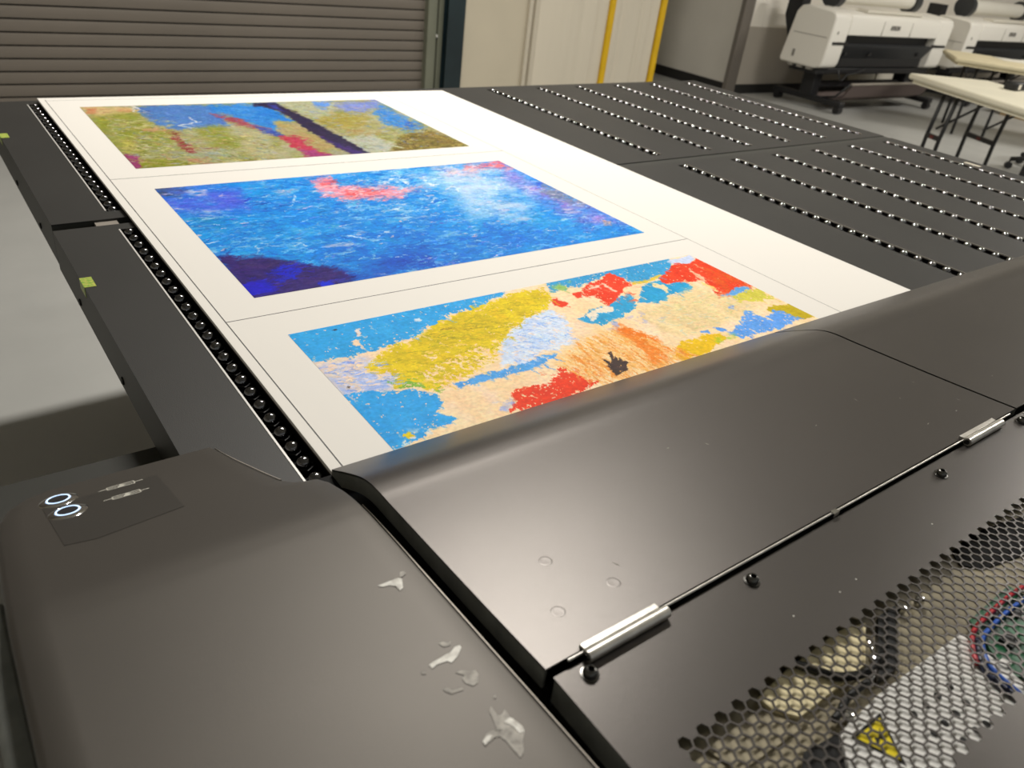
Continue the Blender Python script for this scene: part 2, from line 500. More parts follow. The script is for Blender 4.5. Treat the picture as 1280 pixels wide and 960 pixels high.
# --- painter: colours laid down on a fine grid of the print itself
def noise2(h, w_, cy, cx, seed):
    r = np.random.RandomState(seed)
    cy = max(2, int(cy)); cx = max(2, int(cx))
    g = r.rand(cy+3, cx+3)
    y = np.linspace(0, cy, h); x = np.linspace(0, cx, w_)
    yi = np.minimum(y.astype(int), cy); xi = np.minimum(x.astype(int), cx)
    fy = (y-yi); fx = (x-xi)
    fy = fy*fy*(3-2*fy); fx = fx*fx*(3-2*fx)
    a = g[yi][:, xi]; b = g[yi][:, xi+1]; c = g[yi+1][:, xi]; d = g[yi+1][:, xi+1]
    return (a*(1-fx)+b*fx)*(1-fy[:, None]) + (c*(1-fx)+d*fx)*fy[:, None]
def fbm(h, w_, cy, cx, seed, octv=5, gain=0.55):
    t = np.zeros((h, w_)); amp = 1.0; s = 0
    for k in range(octv):
        t += amp*noise2(h, w_, min(cy*2**k, h/1.5), min(cx*2**k, w_/1.5), seed+k*17)
        s += amp; amp *= gain
    t /= s
    return (t-0.5)*2.2      # roughly -1..1

class Print:
    def __init__(s, x0, x1, y0, y1, nx, ny, base):
        s.nx, s.ny = nx, ny
        X, Y = np.meshgrid(np.linspace(x0, x1, nx), np.linspace(y1, y0, ny))
        s.X, s.Y = X, Y
        s.px, s.py = project(np.stack([X, Y, np.full_like(X, 0.0003)], -1).reshape(-1, 3))
        s.px = s.px.reshape(ny, nx); s.py = s.py.reshape(ny, nx)
        s.c = np.ones((ny, nx, 3))*np.array(base, float)
        s.seed = nx
    def n(s, cy, cx, octv=5, gain=0.55):
        s.seed += 101
        return fbm(s.ny, s.nx, cy, cx, s.seed, octv, gain)
    def sdf(s, poly):
        P = np.array(poly, float)
        d = np.full(s.px.shape, 1e9); inside = np.zeros(s.px.shape, bool)
        for i in range(len(P)):
            a = P[i]; b = P[(i+1) % len(P)]
            e = b-a
            wx = s.px-a[0]; wy = s.py-a[1]
            t = np.clip((wx*e[0]+wy*e[1])/(e@e+1e-9), 0, 1)
            d = np.minimum(d, (wx-e[0]*t)**2+(wy-e[1]*t)**2)
            if abs(e[1]) > 1e-9:
                cnd = ((a[1] <= s.py) != (b[1] <= s.py))
                xi = a[0]+(s.py-a[1])/e[1]*e[0]
                inside ^= cnd & (s.px < xi)
        d = np.sqrt(d)
        return np.where(inside, d, -d)
    def mix(s, m, col, jit=None):
        col = np.array(col, float)
        col = col[None, None, :] if jit is None else col[None, None, :]+jit[..., None]
        s.c = s.c*(1-m[..., None]) + col*m[..., None]
    def poly(s, pts, col, soft=1.0, rough=4.0, f=(44, 60), op=1.0, holes=0.0, tone=10, hf=(150, 210)):
        nz = s.n(*f)
        d = s.sdf(pts)+nz*rough
        m = np.clip(d/soft+0.5, 0, 1)*op
        if holes > 0:
            h = s.n(*hf, octv=3, gain=0.7)
            edge = np.exp(-np.maximum(d, 0)/6.0)
            m = m*np.clip(((h+0.80-holes*(0.25+1.7*edge))*5), 0, 1)
        s.mix(m, col, s.n(14, 50)*tone)
    def line(s, pts, wd, col, rough=1.0, op=1.0):
        d = np.full(s.px.shape, 1e9)
        for i in range(len(pts)-1):
            a = np.array(pts[i], float); b = np.array(pts[i+1], float); e = b-a
            wx = s.px-a[0]; wy = s.py-a[1]
            t = np.clip((wx*e[0]+wy*e[1])/(e@e+1e-9), 0, 1)
            d = np.minimum(d, np.hypot(wx-e[0]*t, wy-e[1]*t))
        nz = s.n(60, 90)
        s.mix(np.clip((wd-d+nz*rough)+0.5, 0, 1)*op, col)
    def specks(s, region, col, thr, f, op=0.8, soft=0.12):
        d = s.sdf(region) if region is not None else np.full(s.px.shape, 50.0)
        nz = s.n(*f, octv=4, gain=0.6)
        m = np.clip((nz-thr)/soft, 0, 1)*np.clip(d/12+0.5, 0, 1)*op
        s.mix(m, col)
    def wash(s, region, col, f, op=0.5, lo=-0.4, hi=0.6, soft=20):
        d = s.sdf(region) if region is not None else np.full(s.px.shape, 500.0)
        m = np.clip((s.n(*f)-lo)/(hi-lo), 0, 1)*np.clip(d/soft+0.5, 0, 1)*op
        s.mix(m, col)
    def ridges(s, region, col, thr, f, op=0.8, soft=0.05, octv=3):
        d = s.sdf(region) if region is not None else np.full(s.px.shape, 50.0)
        nz = 1-np.abs(s.n(*f, octv=octv, gain=0.6))
        br = np.clip(s.n(14, 18)*1.6+0.35, 0, 1)
        s.mix(np.clip((nz-thr)/soft, 0, 1)*np.clip(d/12+0.5, 0, 1)*op*br, col)
    def brush(s, amp=5.0, tone=10.0, chroma=6.0, f=(60, 60), sf=(40, 160)):
        # ragged stroke edges and bristle marks
        dy = s.n(*f, octv=4, gain=0.7)*amp; dx = s.n(*f, octv=4, gain=0.7)*amp*1.3
        J, I = np.meshgrid(np.arange(s.nx), np.arange(s.ny))
        jj = np.clip((J+dx).round().astype(int), 0, s.nx-1); ii = np.clip((I+dy).round().astype(int), 0, s.ny-1)
        s.c = s.c[ii, jj]
        s.c = s.c + (s.n(*sf, octv=4, gain=0.75)*tone + s.n(120, 60, octv=3, gain=0.8)*tone*0.7)[..., None]
        for k in range(3):
            s.c[..., k] += s.n(50, 70, octv=3, gain=0.7)*chroma
    def strokes(s, count, length, width, ang, spread, var=24, op=0.8, seed=3, region=None, tint=None, jump=0):
        # short strokes that drag the paint they start in (angles are on the print, 0 = along its width)
        r = np.random.RandomState(seed)
        ok = None if region is None else s.sdf(region) > 0
        for _ in range(count):
            i = r.randint(0, s.ny); j = r.randint(0, s.nx)
            if ok is not None:
                for _k in range(120):
                    if ok[i, j]: break
                    i = r.randint(0, s.ny); j = r.randint(0, s.nx)
                if not ok[i, j]: continue
            ii = min(max(i+r.randint(-jump, jump+1), 0), s.ny-1); jj = min(max(j+r.randint(-jump, jump+1), 0), s.nx-1)
            col = s.c[ii, jj].copy()
            if tint is not None:
                col = np.array(tint[r.randint(len(tint))], float)
            col = col + r.uniform(-var, var) + r.uniform(-var*0.3, var*0.3, 3)
            a = ang+r.uniform(-spread, spread); cur = r.uniform(-0.03, 0.03)
            L = int(length*r.uniform(0.4, 1.4)); wd = max(1, int(round(width*r.uniform(0.5, 1.5))))
            y, x = float(i), float(j)
            for k in range(L):
                y += math.sin(a); x += math.cos(a); a += cur
                y0 = int(y); x0 = int(x)
                if y0 < 0 or x0 < 0 or y0 >= s.ny or x0 >= s.nx: break
                if r.rand() < 0.15: continue
                o_ = op*(1-0.6*k/L)
                blk = s.c[y0:y0+wd, x0:x0+wd+1]
                blk += (col-blk)*o_
    def build(s, parent, label):
        ny, nx = s.ny, s.nx
        off = np.array(parent['_base'])
        co = np.stack([s.X, s.Y, np.full_like(s.X, 0.00025)], -1).reshape(-1, 3)-off
        idx = np.arange(ny*nx).reshape(ny, nx)
        q = np.stack([idx[1:, :-1], idx[1:, 1:], idx[:-1, 1:], idx[:-1, :-1]], -1).reshape(-1, 4)
        me = bpy.data.meshes.new('print')
        me.vertices.add(len(co)); me.vertices.foreach_set('co', co.ravel().astype(np.float32))
        me.loops.add(q.size); me.loops.foreach_set('vertex_index', q.ravel().astype(np.int32))
        me.polygons.add(len(q)); me.polygons.foreach_set('loop_start', (np.arange(len(q))*4).astype(np.int32))
        me.update(calc_edges=True)
        at = me.color_attributes.new('ink', 'FLOAT_COLOR', 'POINT')
        c = lin(np.clip(s.c, 0, 252))*0.98
        at.data.foreach_set('color', np.concatenate([c.reshape(-1, 3), np.ones((ny*nx, 1))], 1).ravel().astype(np.float32))
        m = bpy.data.materials.new('printed_ink'); m.use_nodes = True
        nt = m.node_tree; b = nt.nodes['Principled BSDF']
        b.inputs['Roughness'].default_value = 0.6; b.inputs['Specular IOR Level'].default_value = 0.2
        a = nt.nodes.new('ShaderNodeAttribute'); a.attribute_name = 'ink'
        tc = nt.nodes.new('ShaderNodeTexCoord'); n = nt.nodes.new('ShaderNodeTexNoise')
        n.inputs['Scale'].default_value = 160; n.inputs['Detail'].default_value = 4
        nt.links.new(tc.outputs['Object'], n.inputs['Vector'])
        hs = nt.nodes.new('ShaderNodeHueSaturation')
        mr = nt.nodes.new('ShaderNodeMapRange'); mr.inputs['From Min'].default_value = 0.3; mr.inputs['From Max'].default_value = 0.7
        mr.inputs['To Min'].default_value = 0.88; mr.inputs['To Max'].default_value = 1.12
        nt.links.new(n.outputs['Fac'], mr.inputs['Value']); nt.links.new(mr.outputs[0], hs.inputs['Value'])
        hs.inputs['Saturation'].default_value = 1.03
        nt.links.new(a.outputs['Color'], hs.inputs['Color']); nt.links.new(hs.outputs[0], b.inputs['Base Color'])
        me.materials.append(m)
        o = bpy.data.objects.new('print', me); COL.objects.link(o); o.parent = parent
        o['label'] = label
        return o

def zc(ox, oy, sc, pts):
    return [(ox+x/sc, oy+y/sc) for x, y in pts]
PX0, PX1 = 0.0778, 0.908

# print: yellow, red and sky blue (partly under the cover)
p = Print(PX0, PX1, -0.600, -0.0677, 760, 440, (250, 217, 178))
A = lambda *q: zc(350, 360, 4.129, q)
B = lambda *q: zc(620, 310, 4.8, q)
C = lambda *q: zc(780, 310, 5.333, q)
p.wash(None, (240, 198, 150), (10, 40), 0.55)
p.wash(None, (225, 215, 225), (16, 30), 0.35, 0.1, 0.8)
p.poly(A((-10, 200), (1000, 0), (1180, -30), (1165, 32), (1030, 92), (880, 140), (790, 195), (720, 240), (640, 270), (500, 320), (400, 350), (230, 375), (120, 400), (-30, 250)), (54, 160, 226), rough=4, holes=0.25)
p.wash(A((165, 395), (460, 350), (600, 450), (570, 530), (330, 560)), (160, 182, 236), (14, 40), 0.95, -0.6, 0.2, 10)
p.poly(A((290, 560), (400, 540), (560, 530), (690, 515), (800, 545), (835, 590), (815, 635), (915, 668), (880, 700), (770, 745), (590, 850), (520, 880), (400, 760)), (54, 160, 230), rough=4, holes=0.2)
p.poly(A((590, 520), (560, 480), (600, 440), (760, 440), (840, 520), (700, 500), (650, 520)), (126, 176, 66), rough=7, holes=0.35)
p.poly([(456.6, 464), (466, 447), (486, 435), (524, 420), (541, 406), (568, 394), (599, 382), (631, 370), (655, 362), (680, 361), (690, 366), (685, 385),
        (668, 393), (651, 402), (637, 412), (628, 427), (622, 443), (612, 452), (592, 464), (568, 474), (556, 481), (546, 491), (537, 487), (519, 476), (505, 481), (494, 486), (489, 481), (495, 471), (481, 464), (470, 467)],
       (216, 190, 12), rough=5, holes=0.30, tone=24)
p.wash([(470, 455), (541, 410), (600, 385), (680, 362), (640, 410), (560, 440), (500, 460)], (190, 176, 16), (30, 14), 0.7, 0.0, 0.7, 8)
p.wash([(480, 450), (541, 412), (600, 390), (670, 366), (640, 410), (560, 450)], (232, 190, 30), (14, 40), 0.7, 0.1, 0.7, 8)
p.specks([(530, 440), (620, 420), (630, 445), (560, 480), (520, 475)], (250, 212, 175), 0.16, (60, 60), 0.95)
p.line(A((830, 215), (900, 205), (960, 215), (1020, 200)), 0.6, (120, 104, 40), 1.2)
p.poly(B((150, 440), (320, 370), (400, 420), (480, 560), (300, 620), (150, 700), (30, 710), (10, 640), (20, 600), (80, 500)), (206, 219, 243), rough=7, soft=3, holes=0.15)
p.wash(B((150, 440), (320, 370), (400, 420), (300, 560), (60, 690), (20, 600)), (150, 185, 238), (20, 40), 0.8, 0.0, 0.7, 6)
p.wash(B((200, 480), (320, 450), (330, 510), (240, 520)), (246, 212, 180), (20, 30), 0.9, -0.2, 0.3, 4)
p.poly([(566, 479), (607, 466.5), (620, 464), (647, 456), (674, 445), (697, 443), (682, 454), (651, 465), (620, 472.5), (573, 486)], (84, 160, 228), rough=3.5, holes=0.15)
p.wash(B((350, 700), (480, 560), (700, 480), (1008, 700), (780, 760), (600, 790), (440, 740)), (238, 184, 106), (8, 90), 0.95, -0.5, 0.5, 16)
p.poly(B((95, 975), (112, 830), (190, 850), (240, 830), (330, 810), (375, 720), (440, 740), (560, 790), (610, 800), (560, 860), (300, 960)), (228, 66, 40), rough=7, holes=0.30)
p.specks(B((260, 760), (620, 720), (620, 830), (300, 850)), (226, 70, 40), 0.30, (70, 90), 0.9)
p.poly(B((330, 310), (360, 300), (430, 330), (400, 356), (350, 347)), (228, 70, 46), rough=2.5)
p.poly(B((300, 205), (600, 120), (1050, 30), (1050, 140), (900, 205), (820, 215), (740, 180), (680, 160), (600, 195), (500, 230), (330, 268)), (58, 152, 206), rough=4, holes=0.22)
p.wash(B((310, 230), (450, 200), (450, 250), (330, 270)), (150, 186, 90), (20, 40), 0.9, -0.2, 0.4, 4)
p.poly(B((450, 268), (510, 262), (522, 302), (470, 300)), (230, 70, 46), rough=2.5)
p.poly(B((510, 240), (600, 200), (680, 152), (740, 178), (830, 215), (770, 237), (760, 270), (680, 352), (640, 330), (590, 290), (530, 272)), (230, 68, 44), rough=3.5, holes=0.16)
p.line(B((560, 250), (640, 215), (720, 260)), 1.0, (245, 214, 190), 2.0, 0.9)
p.poly(B((485, 430), (560, 380), (600, 350), (680, 352), (720, 300), (800, 280), (850, 340), (800, 390), (720, 430), (640, 466), (560, 445)), (50, 156, 206), rough=3.5, holes=0.15)
p.line(B((560, 400), (640, 370), (690, 360)), 3.2, (240, 222, 200), 3.5, 0.95)
p.line(B((580, 430), (610, 400)), 2.0, (236, 224, 206), 2.5, 0.9)
p.poly(B((850, 330), (870, 235), (960, 190), (1020, 200), (1020, 310), (900, 332)) , (48, 156, 208), rough=3, holes=0.12)
p.poly(C((90, 360), (130, 270), (200, 220), (280, 240), (340, 220), (420, 230), (465, 262), (440, 302), (380, 300), (300, 302), (240, 360), (150, 372)), (46, 156, 208), rough=3, holes=0.12)
p.line(C((200, 250), (260, 260), (280, 290)), 2.4, (240, 214, 170), 2.5, 0.95)
p.line(C((60, 232), (150, 225), (240, 182)), 1.6, (226, 190, 60), 1.5, 0.9)
p.wash(B((770, 240), (870, 240), (880, 320), (780, 330)), (226, 110, 80), (50, 60), 0.9, 0.0, 0.4, 5)
p.poly(C((290, 90), (440, 45), (480, 70), (440, 112), (340, 112)), (196, 208, 236), rough=3, soft=2)
p.poly(C((230, 200), (340, 105), (440, 105), (490, 60), (700, 130), (900, 240), (850, 255), (750, 262), (720, 310), (640, 330), (600, 270), (520, 222), (400, 217), (270, 232)), (226, 68, 42), rough=3.5, holes=0.12)
p.wash(C((520, 110), (850, 250), (740, 270), (700, 320), (620, 230)), (214, 112, 44), (10, 60), 0.9, -0.3, 0.5, 10)
p.line(C((440, 150), (500, 190), (530, 212)), 1.6, (246, 206, 170), 2.0, 0.9)
p.line(C((520, 232), (590, 260), (630, 290)), 1.0, (246, 206, 120), 1.5, 0.9)
p.poly(C((100, 420), (250, 370), (460, 260), (560, 270), (640, 332), (760, 322), (900, 390), (830, 430), (640, 520), (400, 600), (200, 530)), (228, 204, 156), rough=8, soft=8, tone=18)
p.wash(C((300, 330), (640, 350), (760, 420), (600, 500), (300, 500)), (214, 208, 150), (10, 60), 0.6, -0.1, 0.6, 14)
p.poly(C((650, 322), (760, 255), (850, 262), (840, 290), (720, 325)), (96, 160, 222), rough=3, holes=0.2)
p.poly(C((720, 320), (850, 268), (930, 290), (1000, 340), (930, 350), (760, 352)), (204, 196, 80), rough=4, holes=0.15)
p.poly(C((940, 395), (1130, 370), (1320, 450), (1200, 475), (1080, 442), (980, 422)), (186, 164, 34), rough=3)
p.poly(C((605, 530), (720, 550), (815, 420), (850, 415), (920, 470), (1000, 415), (1060, 425), (1190, 470), (1000, 560), (800, 600), (680, 572)), (96, 156, 232), rough=5, holes=0.22)
p.poly(C((700, 380), (730, 385), (728, 405), (706, 402)), (100, 150, 222), rough=2)
p.poly(C((500, 555), (560, 545), (570, 565), (510, 570)), (110, 160, 226), rough=2)
p.poly(C((310, 740), (380, 620), (520, 578), (640, 570), (680, 600), (560, 690), (400, 760)), (226, 184, 10), rough=4, holes=0.1)
p.wash(C((600, 570), (740, 570), (760, 610), (620, 640)), (150, 190, 60), (30, 40), 0.8, -0.2, 0.4, 5)
p.poly(C((-30, 520), (60, 540), (180, 590), (300, 690), (320, 740), (220, 780), (120, 680), (0, 590)), (234, 124, 44), rough=7, soft=5, holes=0.25)
p.poly(B((715, 478), (800, 490), (960, 600), (1020, 670), (940, 690), (860, 600), (760, 520)), (232, 126, 46), rough=7, soft=4, holes=0.3)
p.wash(B((780, 600), (900, 620), (960, 700), (820, 730)), (228, 110, 60), (40, 60), 0.9, 0.1, 0.5, 5)
p.specks(B((640, 440), (900, 390), (1008, 420), (700, 500)), (150, 165, 216), 0.10, (40, 60), 0.8)
for (x, y, r, col_) in ((436, 484.5, 2.6, (60, 44, 34)), (447, 417, 2.2, (90, 70, 60)), (417, 412, 1.3, (40, 50, 70)), (512, 544, 5.0, (220, 196, 30))):
    p.poly([(x-r*1.6, y), (x, y-r), (x+r*1.6, y), (x, y+r)], col_, rough=1.2)
p.poly(A((360, 275), (400, 262), (425, 300), (390, 300)), (246, 214, 184), rough=2.2)
p.poly(A((385, 215), (405, 210), (412, 255), (392, 250)), (226, 214, 210), rough=2.2)
p.poly([(436, 484.5-1.6), (439, 484.5), (436, 486.5), (432, 485)], (60, 44, 34), rough=0.5)
p.poly(A((690, 160), (720, 155), (725, 170), (700, 172)), (200, 220, 238), rough=2)
p.specks(A((590, 760), (900, 690), (800, 760), (600, 840)), (225, 225, 220), 0.22, (60, 80), 0.9)
p.wash(A((1080, 600), (1200, 560), (1220, 640), (1060, 660)), (160, 175, 226), (40, 50), 0.9, 0.0, 0.4, 5)
YP = [(480, 452), (541, 412), (600, 388), (680, 364), (665, 392), (630, 420), (600, 455), (545, 480), (505, 474)]
p.strokes(420, 20, 1.5, 0.25, 0.5, 8, 0.7, 21, YP, [(188, 170, 18), (230, 198, 30), (202, 178, 14), (172, 160, 30)])
p.strokes(140, 9, 1.5, 1.4, 0.5, 8, 0.9, 22, [(520, 470), (560, 445), (620, 425), (628, 440), (590, 462), (545, 488)], [(250, 214, 176), (246, 206, 160)])
p.strokes(200, 14, 1.5, 0.2, 0.5, 6, 0.6, 23, A((170, 400), (450, 360), (590, 450), (570, 520), (330, 556)), [(130, 160, 230), (200, 208, 240), (250, 216, 186)])
p.strokes(220, 12, 1.6, 0.6, 0.7, 6, 0.6, 24, B((150, 440), (320, 370), (400, 420), (480, 560), (300, 620), (60, 700)), [(170, 196, 240), (226, 232, 246), (248, 222, 200), (140, 176, 236)])
p.strokes(700, 26, 1.3, 1.45, 0.25, 8, 0.6, 25, B((350, 700), (480, 560), (700, 480), (1008, 560), (1150, 620), (900, 720), (600, 790)), [(232, 168, 80), (250, 216, 170), (226, 140, 60), (240, 190, 120)])
p.strokes(260, 12, 1.3, 0.4, 0.6, 8, 0.6, 26, C((100, 420), (460, 260), (760, 322), (900, 390), (400, 600)), [(236, 212, 170), (206, 200, 140), (240, 200, 150), (200, 206, 180)])
p.strokes(1500, 14, 1.5, 1.35, 0.5, 7, 0.7, 5)
p.poly(B((715, 478), (800, 490), (960, 600), (1020, 670), (940, 690), (860, 600), (760, 520)), (232, 126, 46), rough=7, soft=5, holes=0.3, op=0.8)
p.poly(B((672, 630), (690, 622), (708, 660), (722, 650), (735, 668), (752, 655), (765, 680), (808, 686), (780, 702), (790, 742), (722, 768), (690, 730), (668, 712), (676, 700), (630, 662), (650, 664), (690, 690), (684, 655)), (58, 40, 36), rough=1.2, holes=0.10)
p.brush(3.0, 3, 2, (44, 60), (160, 60))
p.brush(1.2, 6, 3, (130, 200), (220, 80))
p.c *= 1.05
p.build(board, 'abstract print in sky blue, yellow, peach and red strokes, half under the cover')

# print: blue sea
p = Print(PX0, PX1, 0.060, 0.592, 640, 400, (28, 140, 228))
D = lambda *q: zc(180, 190, 4.0, q)
E2 = lambda *q: zc(480, 190, 3.765, q)
p.wash(None, (16, 108, 208), (10, 12), 0.6, -0.1, 0.7)
p.wash(None, (70, 170, 232), (14, 20), 0.75, -0.05, 0.7)
p.wash(None, (150, 200, 236), (26, 26), 0.6, 0.15, 0.75)
p.wash(D((60, 200), (300, 180), (470, 195), (520, 280), (330, 310), (150, 300)), (78, 98, 222), (16, 24), 1.0, -0.7, 0.3, 16)
p.wash(D((200, 300), (420, 300), (400, 380), (260, 380)), (20, 130, 190), (14, 20), 0.9, -0.5, 0.3, 16)
p.poly(D((30, 180), (190, 180), (210, 215), (120, 232), (80, 215)), (56, 74, 104), rough=5, soft=5)
p.wash(E2((200, 110), (480, 70), (640, 140), (710, 270), (560, 320), (420, 290), (320, 210)), (190, 214, 241), (12, 18), 0.85, -0.7, 0.45, 26)
p.wash(E2((-100, 90), (300, 60), (420, 150), (300, 190), (-60, 190)), (150, 200, 236), (20, 26), 0.85, -0.3, 0.5, 18)
p.wash(E2((-300, 320), (500, 330), (900, 420), (300, 560), (-300, 560)), (22, 112, 214), (16, 22), 0.9, -0.5, 0.4, 24)
p.wash(E2((540, 40), (740, 160), (980, 270), (1130, 340), (950, 360), (700, 210), (560, 130)), (146, 124, 214), (10, 20), 1.0, -0.8, 0.2, 14)
p.poly(E2((370, 65), (545, 42), (600, 78), (520, 82), (420, 92), (380, 105)), (232, 96, 108), rough=5, soft=5, holes=0.2)
p.wash(E2((230, 75), (400, 65), (460, 130), (300, 120)), (240, 206, 214), (16, 24), 0.9, -0.5, 0.3, 10)
p.poly(E2((715, 138), (760, 150), (850, 195), (965, 252), (880, 248), (790, 215), (735, 185)), (112, 124, 160), rough=4, soft=4, holes=0.2)
p.poly(E2((715, 138), (745, 145), (740, 180), (722, 165)), (50, 90, 206), rough=2, soft=3)
p.wash(E2((700, 180), (960, 250), (900, 255), (780, 225)), (150, 140, 140), (40, 60), 0.7, 0, 0.5, 6)
p.poly(E2((1030, 325), (1060, 320), (1070, 345), (1040, 350)), (214, 160, 140), rough=3, soft=2)
p.poly(D((815, 135), (930, 118), (965, 165), (1080, 163), (1290, 180), (1380, 185), (1280, 232), (1100, 247), (960, 237), (880, 212)), (238, 150, 168), rough=7, soft=5, holes=0.25)
p.poly(D((870, 150), (940, 140), (970, 178), (900, 185)), (238, 106, 116), rough=4, soft=5)
p.poly(D((990, 200), (1080, 180), (1200, 195), (1140, 230), (1030, 228)), (238, 104, 112), rough=5, soft=5)
p.wash(D((530, 180), (760, 165), (760, 215), (540, 215)), (214, 190, 214), (26, 26), 0.85, -0.1, 0.5, 8)
p.ridges(None, (196, 222, 242), 0.94, (16, 12), 0.7)
p.ridges(None, (150, 205, 240), 0.90, (34, 18), 0.5)
p.specks(None, (170, 210, 240), 0.30, (60, 34), 0.5, 0.35)
p.specks(E2((-200, 60), (600, 40), (720, 200), (400, 340), (-200, 300)), (220, 232, 245), 0.24, (50, 50), 0.45, 0.4)
p.ridges(E2((-200, 60), (600, 40), (720, 200), (400, 340), (-200, 300)), (228, 238, 247), 0.92, (26, 20), 0.7)
p.specks(None, (226, 196, 206), 0.62, (22, 20), 0.8)
p.specks(None, (10, 92, 198), 0.28, (50, 22), 0.5, 0.4)
p.ridges(None, (14, 100, 206), 0.88, (44, 20), 0.5)
p.wash(E2((-20, 460), (260, 470), (420, 520), (200, 580), (-20, 600)), (16, 76, 190), (20, 26), 0.9, -0.5, 0.3, 14)
p.specks(E2((100, 470), (420, 500), (300, 570), (60, 570)), (110, 170, 232), 0.24, (70, 90), 0.7)
for q in (((240, 215), (225, 235), (260, 250)), ((0, 140), (60, 120), (110, 150)), ((180, 110), (200, 145), (240, 160)), ((280, 180), (330, 160), (350, 185))):
    p.line(E2(*q), 0.8, (225, 236, 246), 1.8, 0.9)
for q in (((700, 300), (740, 270), (760, 215)), ((740, 470), (780, 455), (810, 470)), ((560, 470), (575, 505)), ((1170, 430), (1200, 400), (1240, 400))):
    p.line(D(*q), 0.7, (200, 224, 244), 1.6, 0.85)
p.strokes(500, 14, 1.6, 0.0, 0.7, 20, 0.6, 9, None, [(190, 214, 240), (150, 200, 238), (226, 200, 214), (120, 186, 236), (110, 120, 220)])
p.strokes(3000, 18, 2.0, 0.0, 0.8, 26, 0.7, 6)
p.wash(D((60, 195), (330, 175), (480, 195), (520, 290), (330, 320), (150, 310)), (84, 100, 224), (20, 24), 0.8, -0.5, 0.4, 16)
p.wash(E2((250, 90), (480, 70), (640, 140), (710, 270), (560, 320), (420, 290), (320, 210)), (200, 218, 240), (16, 20), 0.7, -0.4, 0.5, 26)
p.specks(None, (224, 206, 220), 0.48, (14, 12), 0.7, 0.3)
p.poly(D((370, 525), (420, 505), (470, 535), (570, 522), (720, 550), (830, 566), (980, 592), (1090, 622), (1000, 680), (545, 745), (530, 735)), (44, 24, 106), rough=5, soft=6)
p.wash(D((450, 540), (760, 545), (720, 580), (480, 570)), (52, 32, 78), (16, 30), 0.8, -0.3, 0.4, 8)
p.poly(D((470, 660), (540, 640), (600, 640), (660, 690), (600, 712), (530, 725)), (34, 30, 196), rough=6, soft=4)
p.poly(D((600, 610), (700, 560), (790, 580), (740, 640), (660, 640)), (30, 40, 200), rough=8, soft=5, holes=0.3)
p.poly(D((860, 660), (910, 640), (945, 660), (900, 680)), (30, 44, 210), rough=3, soft=3)
p.wash(D((930, 560), (1280, 560), (1280, 640), (1000, 660)), (14, 88, 196), (16, 26), 0.9, -0.5, 0.3, 14)
p.strokes(500, 16, 1.5, 0.0, 0.6, 16, 0.6, 31, D((380, 530), (560, 525), (980, 600), (1080, 625), (545, 735)))
p.brush(3.5, 8, 5, (40, 44))
p.brush(2.5, 8, 4, (110, 120), (110, 60))
p.build(board, 'abstract print in many blues with a pink streak and a navy corner')

# print: olive landscape
p = Print(PX0, PX1, 0.727, 1.263, 520, 320, (172, 168, 124))
F = lambda *q: zc(90, 120, 5.12, q)
G = lambda *q: zc(330, 110, 4.741, q)
p.wash(None, (150, 150, 62), (12, 18), 0.9, -0.3, 0.5)
p.wash(None, (190, 186, 160), (18, 22), 0.7, 0.0, 0.7)
p.wash(None, (150, 164, 172), (16, 20), 0.5, 0.2, 0.8)
p.poly(F((30, 64), (400, 62), (420, 100), (300, 118), (130, 132)), (216, 188, 136), rough=4, soft=4)
p.wash(F((80, 70), (160, 80), (150, 120), (100, 115)), (206, 130, 90), (20, 30), 0.9, -0.3, 0.4, 4)
p.wash(F((290, 80), (390, 75), (380, 115), (290, 120)), (214, 160, 112), (20, 30), 0.9, -0.3, 0.4, 4)
p.wash(F((130, 130), (400, 110), (540, 190), (660, 250), (600, 370), (330, 370), (200, 270)), (150, 154, 58), (14, 20), 1.0, -0.8, 0.2, 10)
p.wash(F((310, 280), (440, 280), (450, 350), (330, 350)), (206, 194, 96), (24, 30), 0.9, -0.4, 0.4, 8)
p.wash(F((150, 130), (250, 130), (240, 170), (180, 170)), (204, 196, 80), (24, 30), 0.9, -0.3, 0.4, 6)
p.poly(F((395, 62), (900, 55), (1010, 190), (940, 195), (800, 200), (700, 220), (600, 205), (540, 190), (480, 140)), (86, 132, 202), rough=5, soft=4)
p.poly(F((850, 55), (1300, 42), (1300, 235), (1150, 190), (1000, 130), (900, 100)), (58, 138, 222), rough=5, soft=5)
p.wash(F((1000, 60), (1290, 50), (1290, 150), (1100, 130)), (90, 160, 226), (20, 24), 0.8, -0.2, 0.5, 8)
p.wash(F((400, 62), (560, 62), (540, 130), (470, 120)), (70, 96, 160), (24, 30), 0.8, -0.3, 0.4, 6)
p.wash(F((980, 200), (1280, 230), (1280, 420), (1060, 360)), (186, 180, 140), (24, 24), 0.9, -0.6, 0.3, 10)
p.wash(F((780, 205), (940, 190), (1070, 300), (1000, 370), (850, 290)), (146, 152, 62), (16, 20), 1.0, -0.8, 0.1, 8)
p.wash(F((700, 370), (1000, 330), (1080, 400), (760, 430)), (160, 174, 164), (24, 26), 0.9, -0.5, 0.3, 8)
p.specks(F((200, 130), (640, 150), (700, 420), (350, 400)), (214, 204, 150), 0.34, (44, 40), 0.8)
p.specks(F((200, 130), (640, 200), (700, 420), (350, 400)), (110, 112, 40), 0.42, (40, 36), 0.7)
p.poly(F((615, 235), (660, 238), (720, 285), (800, 350), (775, 368), (700, 330), (650, 280)), (150, 58, 64), rough=4, soft=3, holes=0.1)
p.poly(F((890, 112), (1000, 135), (1170, 182), (1270, 215), (1240, 228), (1050, 185), (960, 150)), (164, 76, 92), rough=4, soft=3)
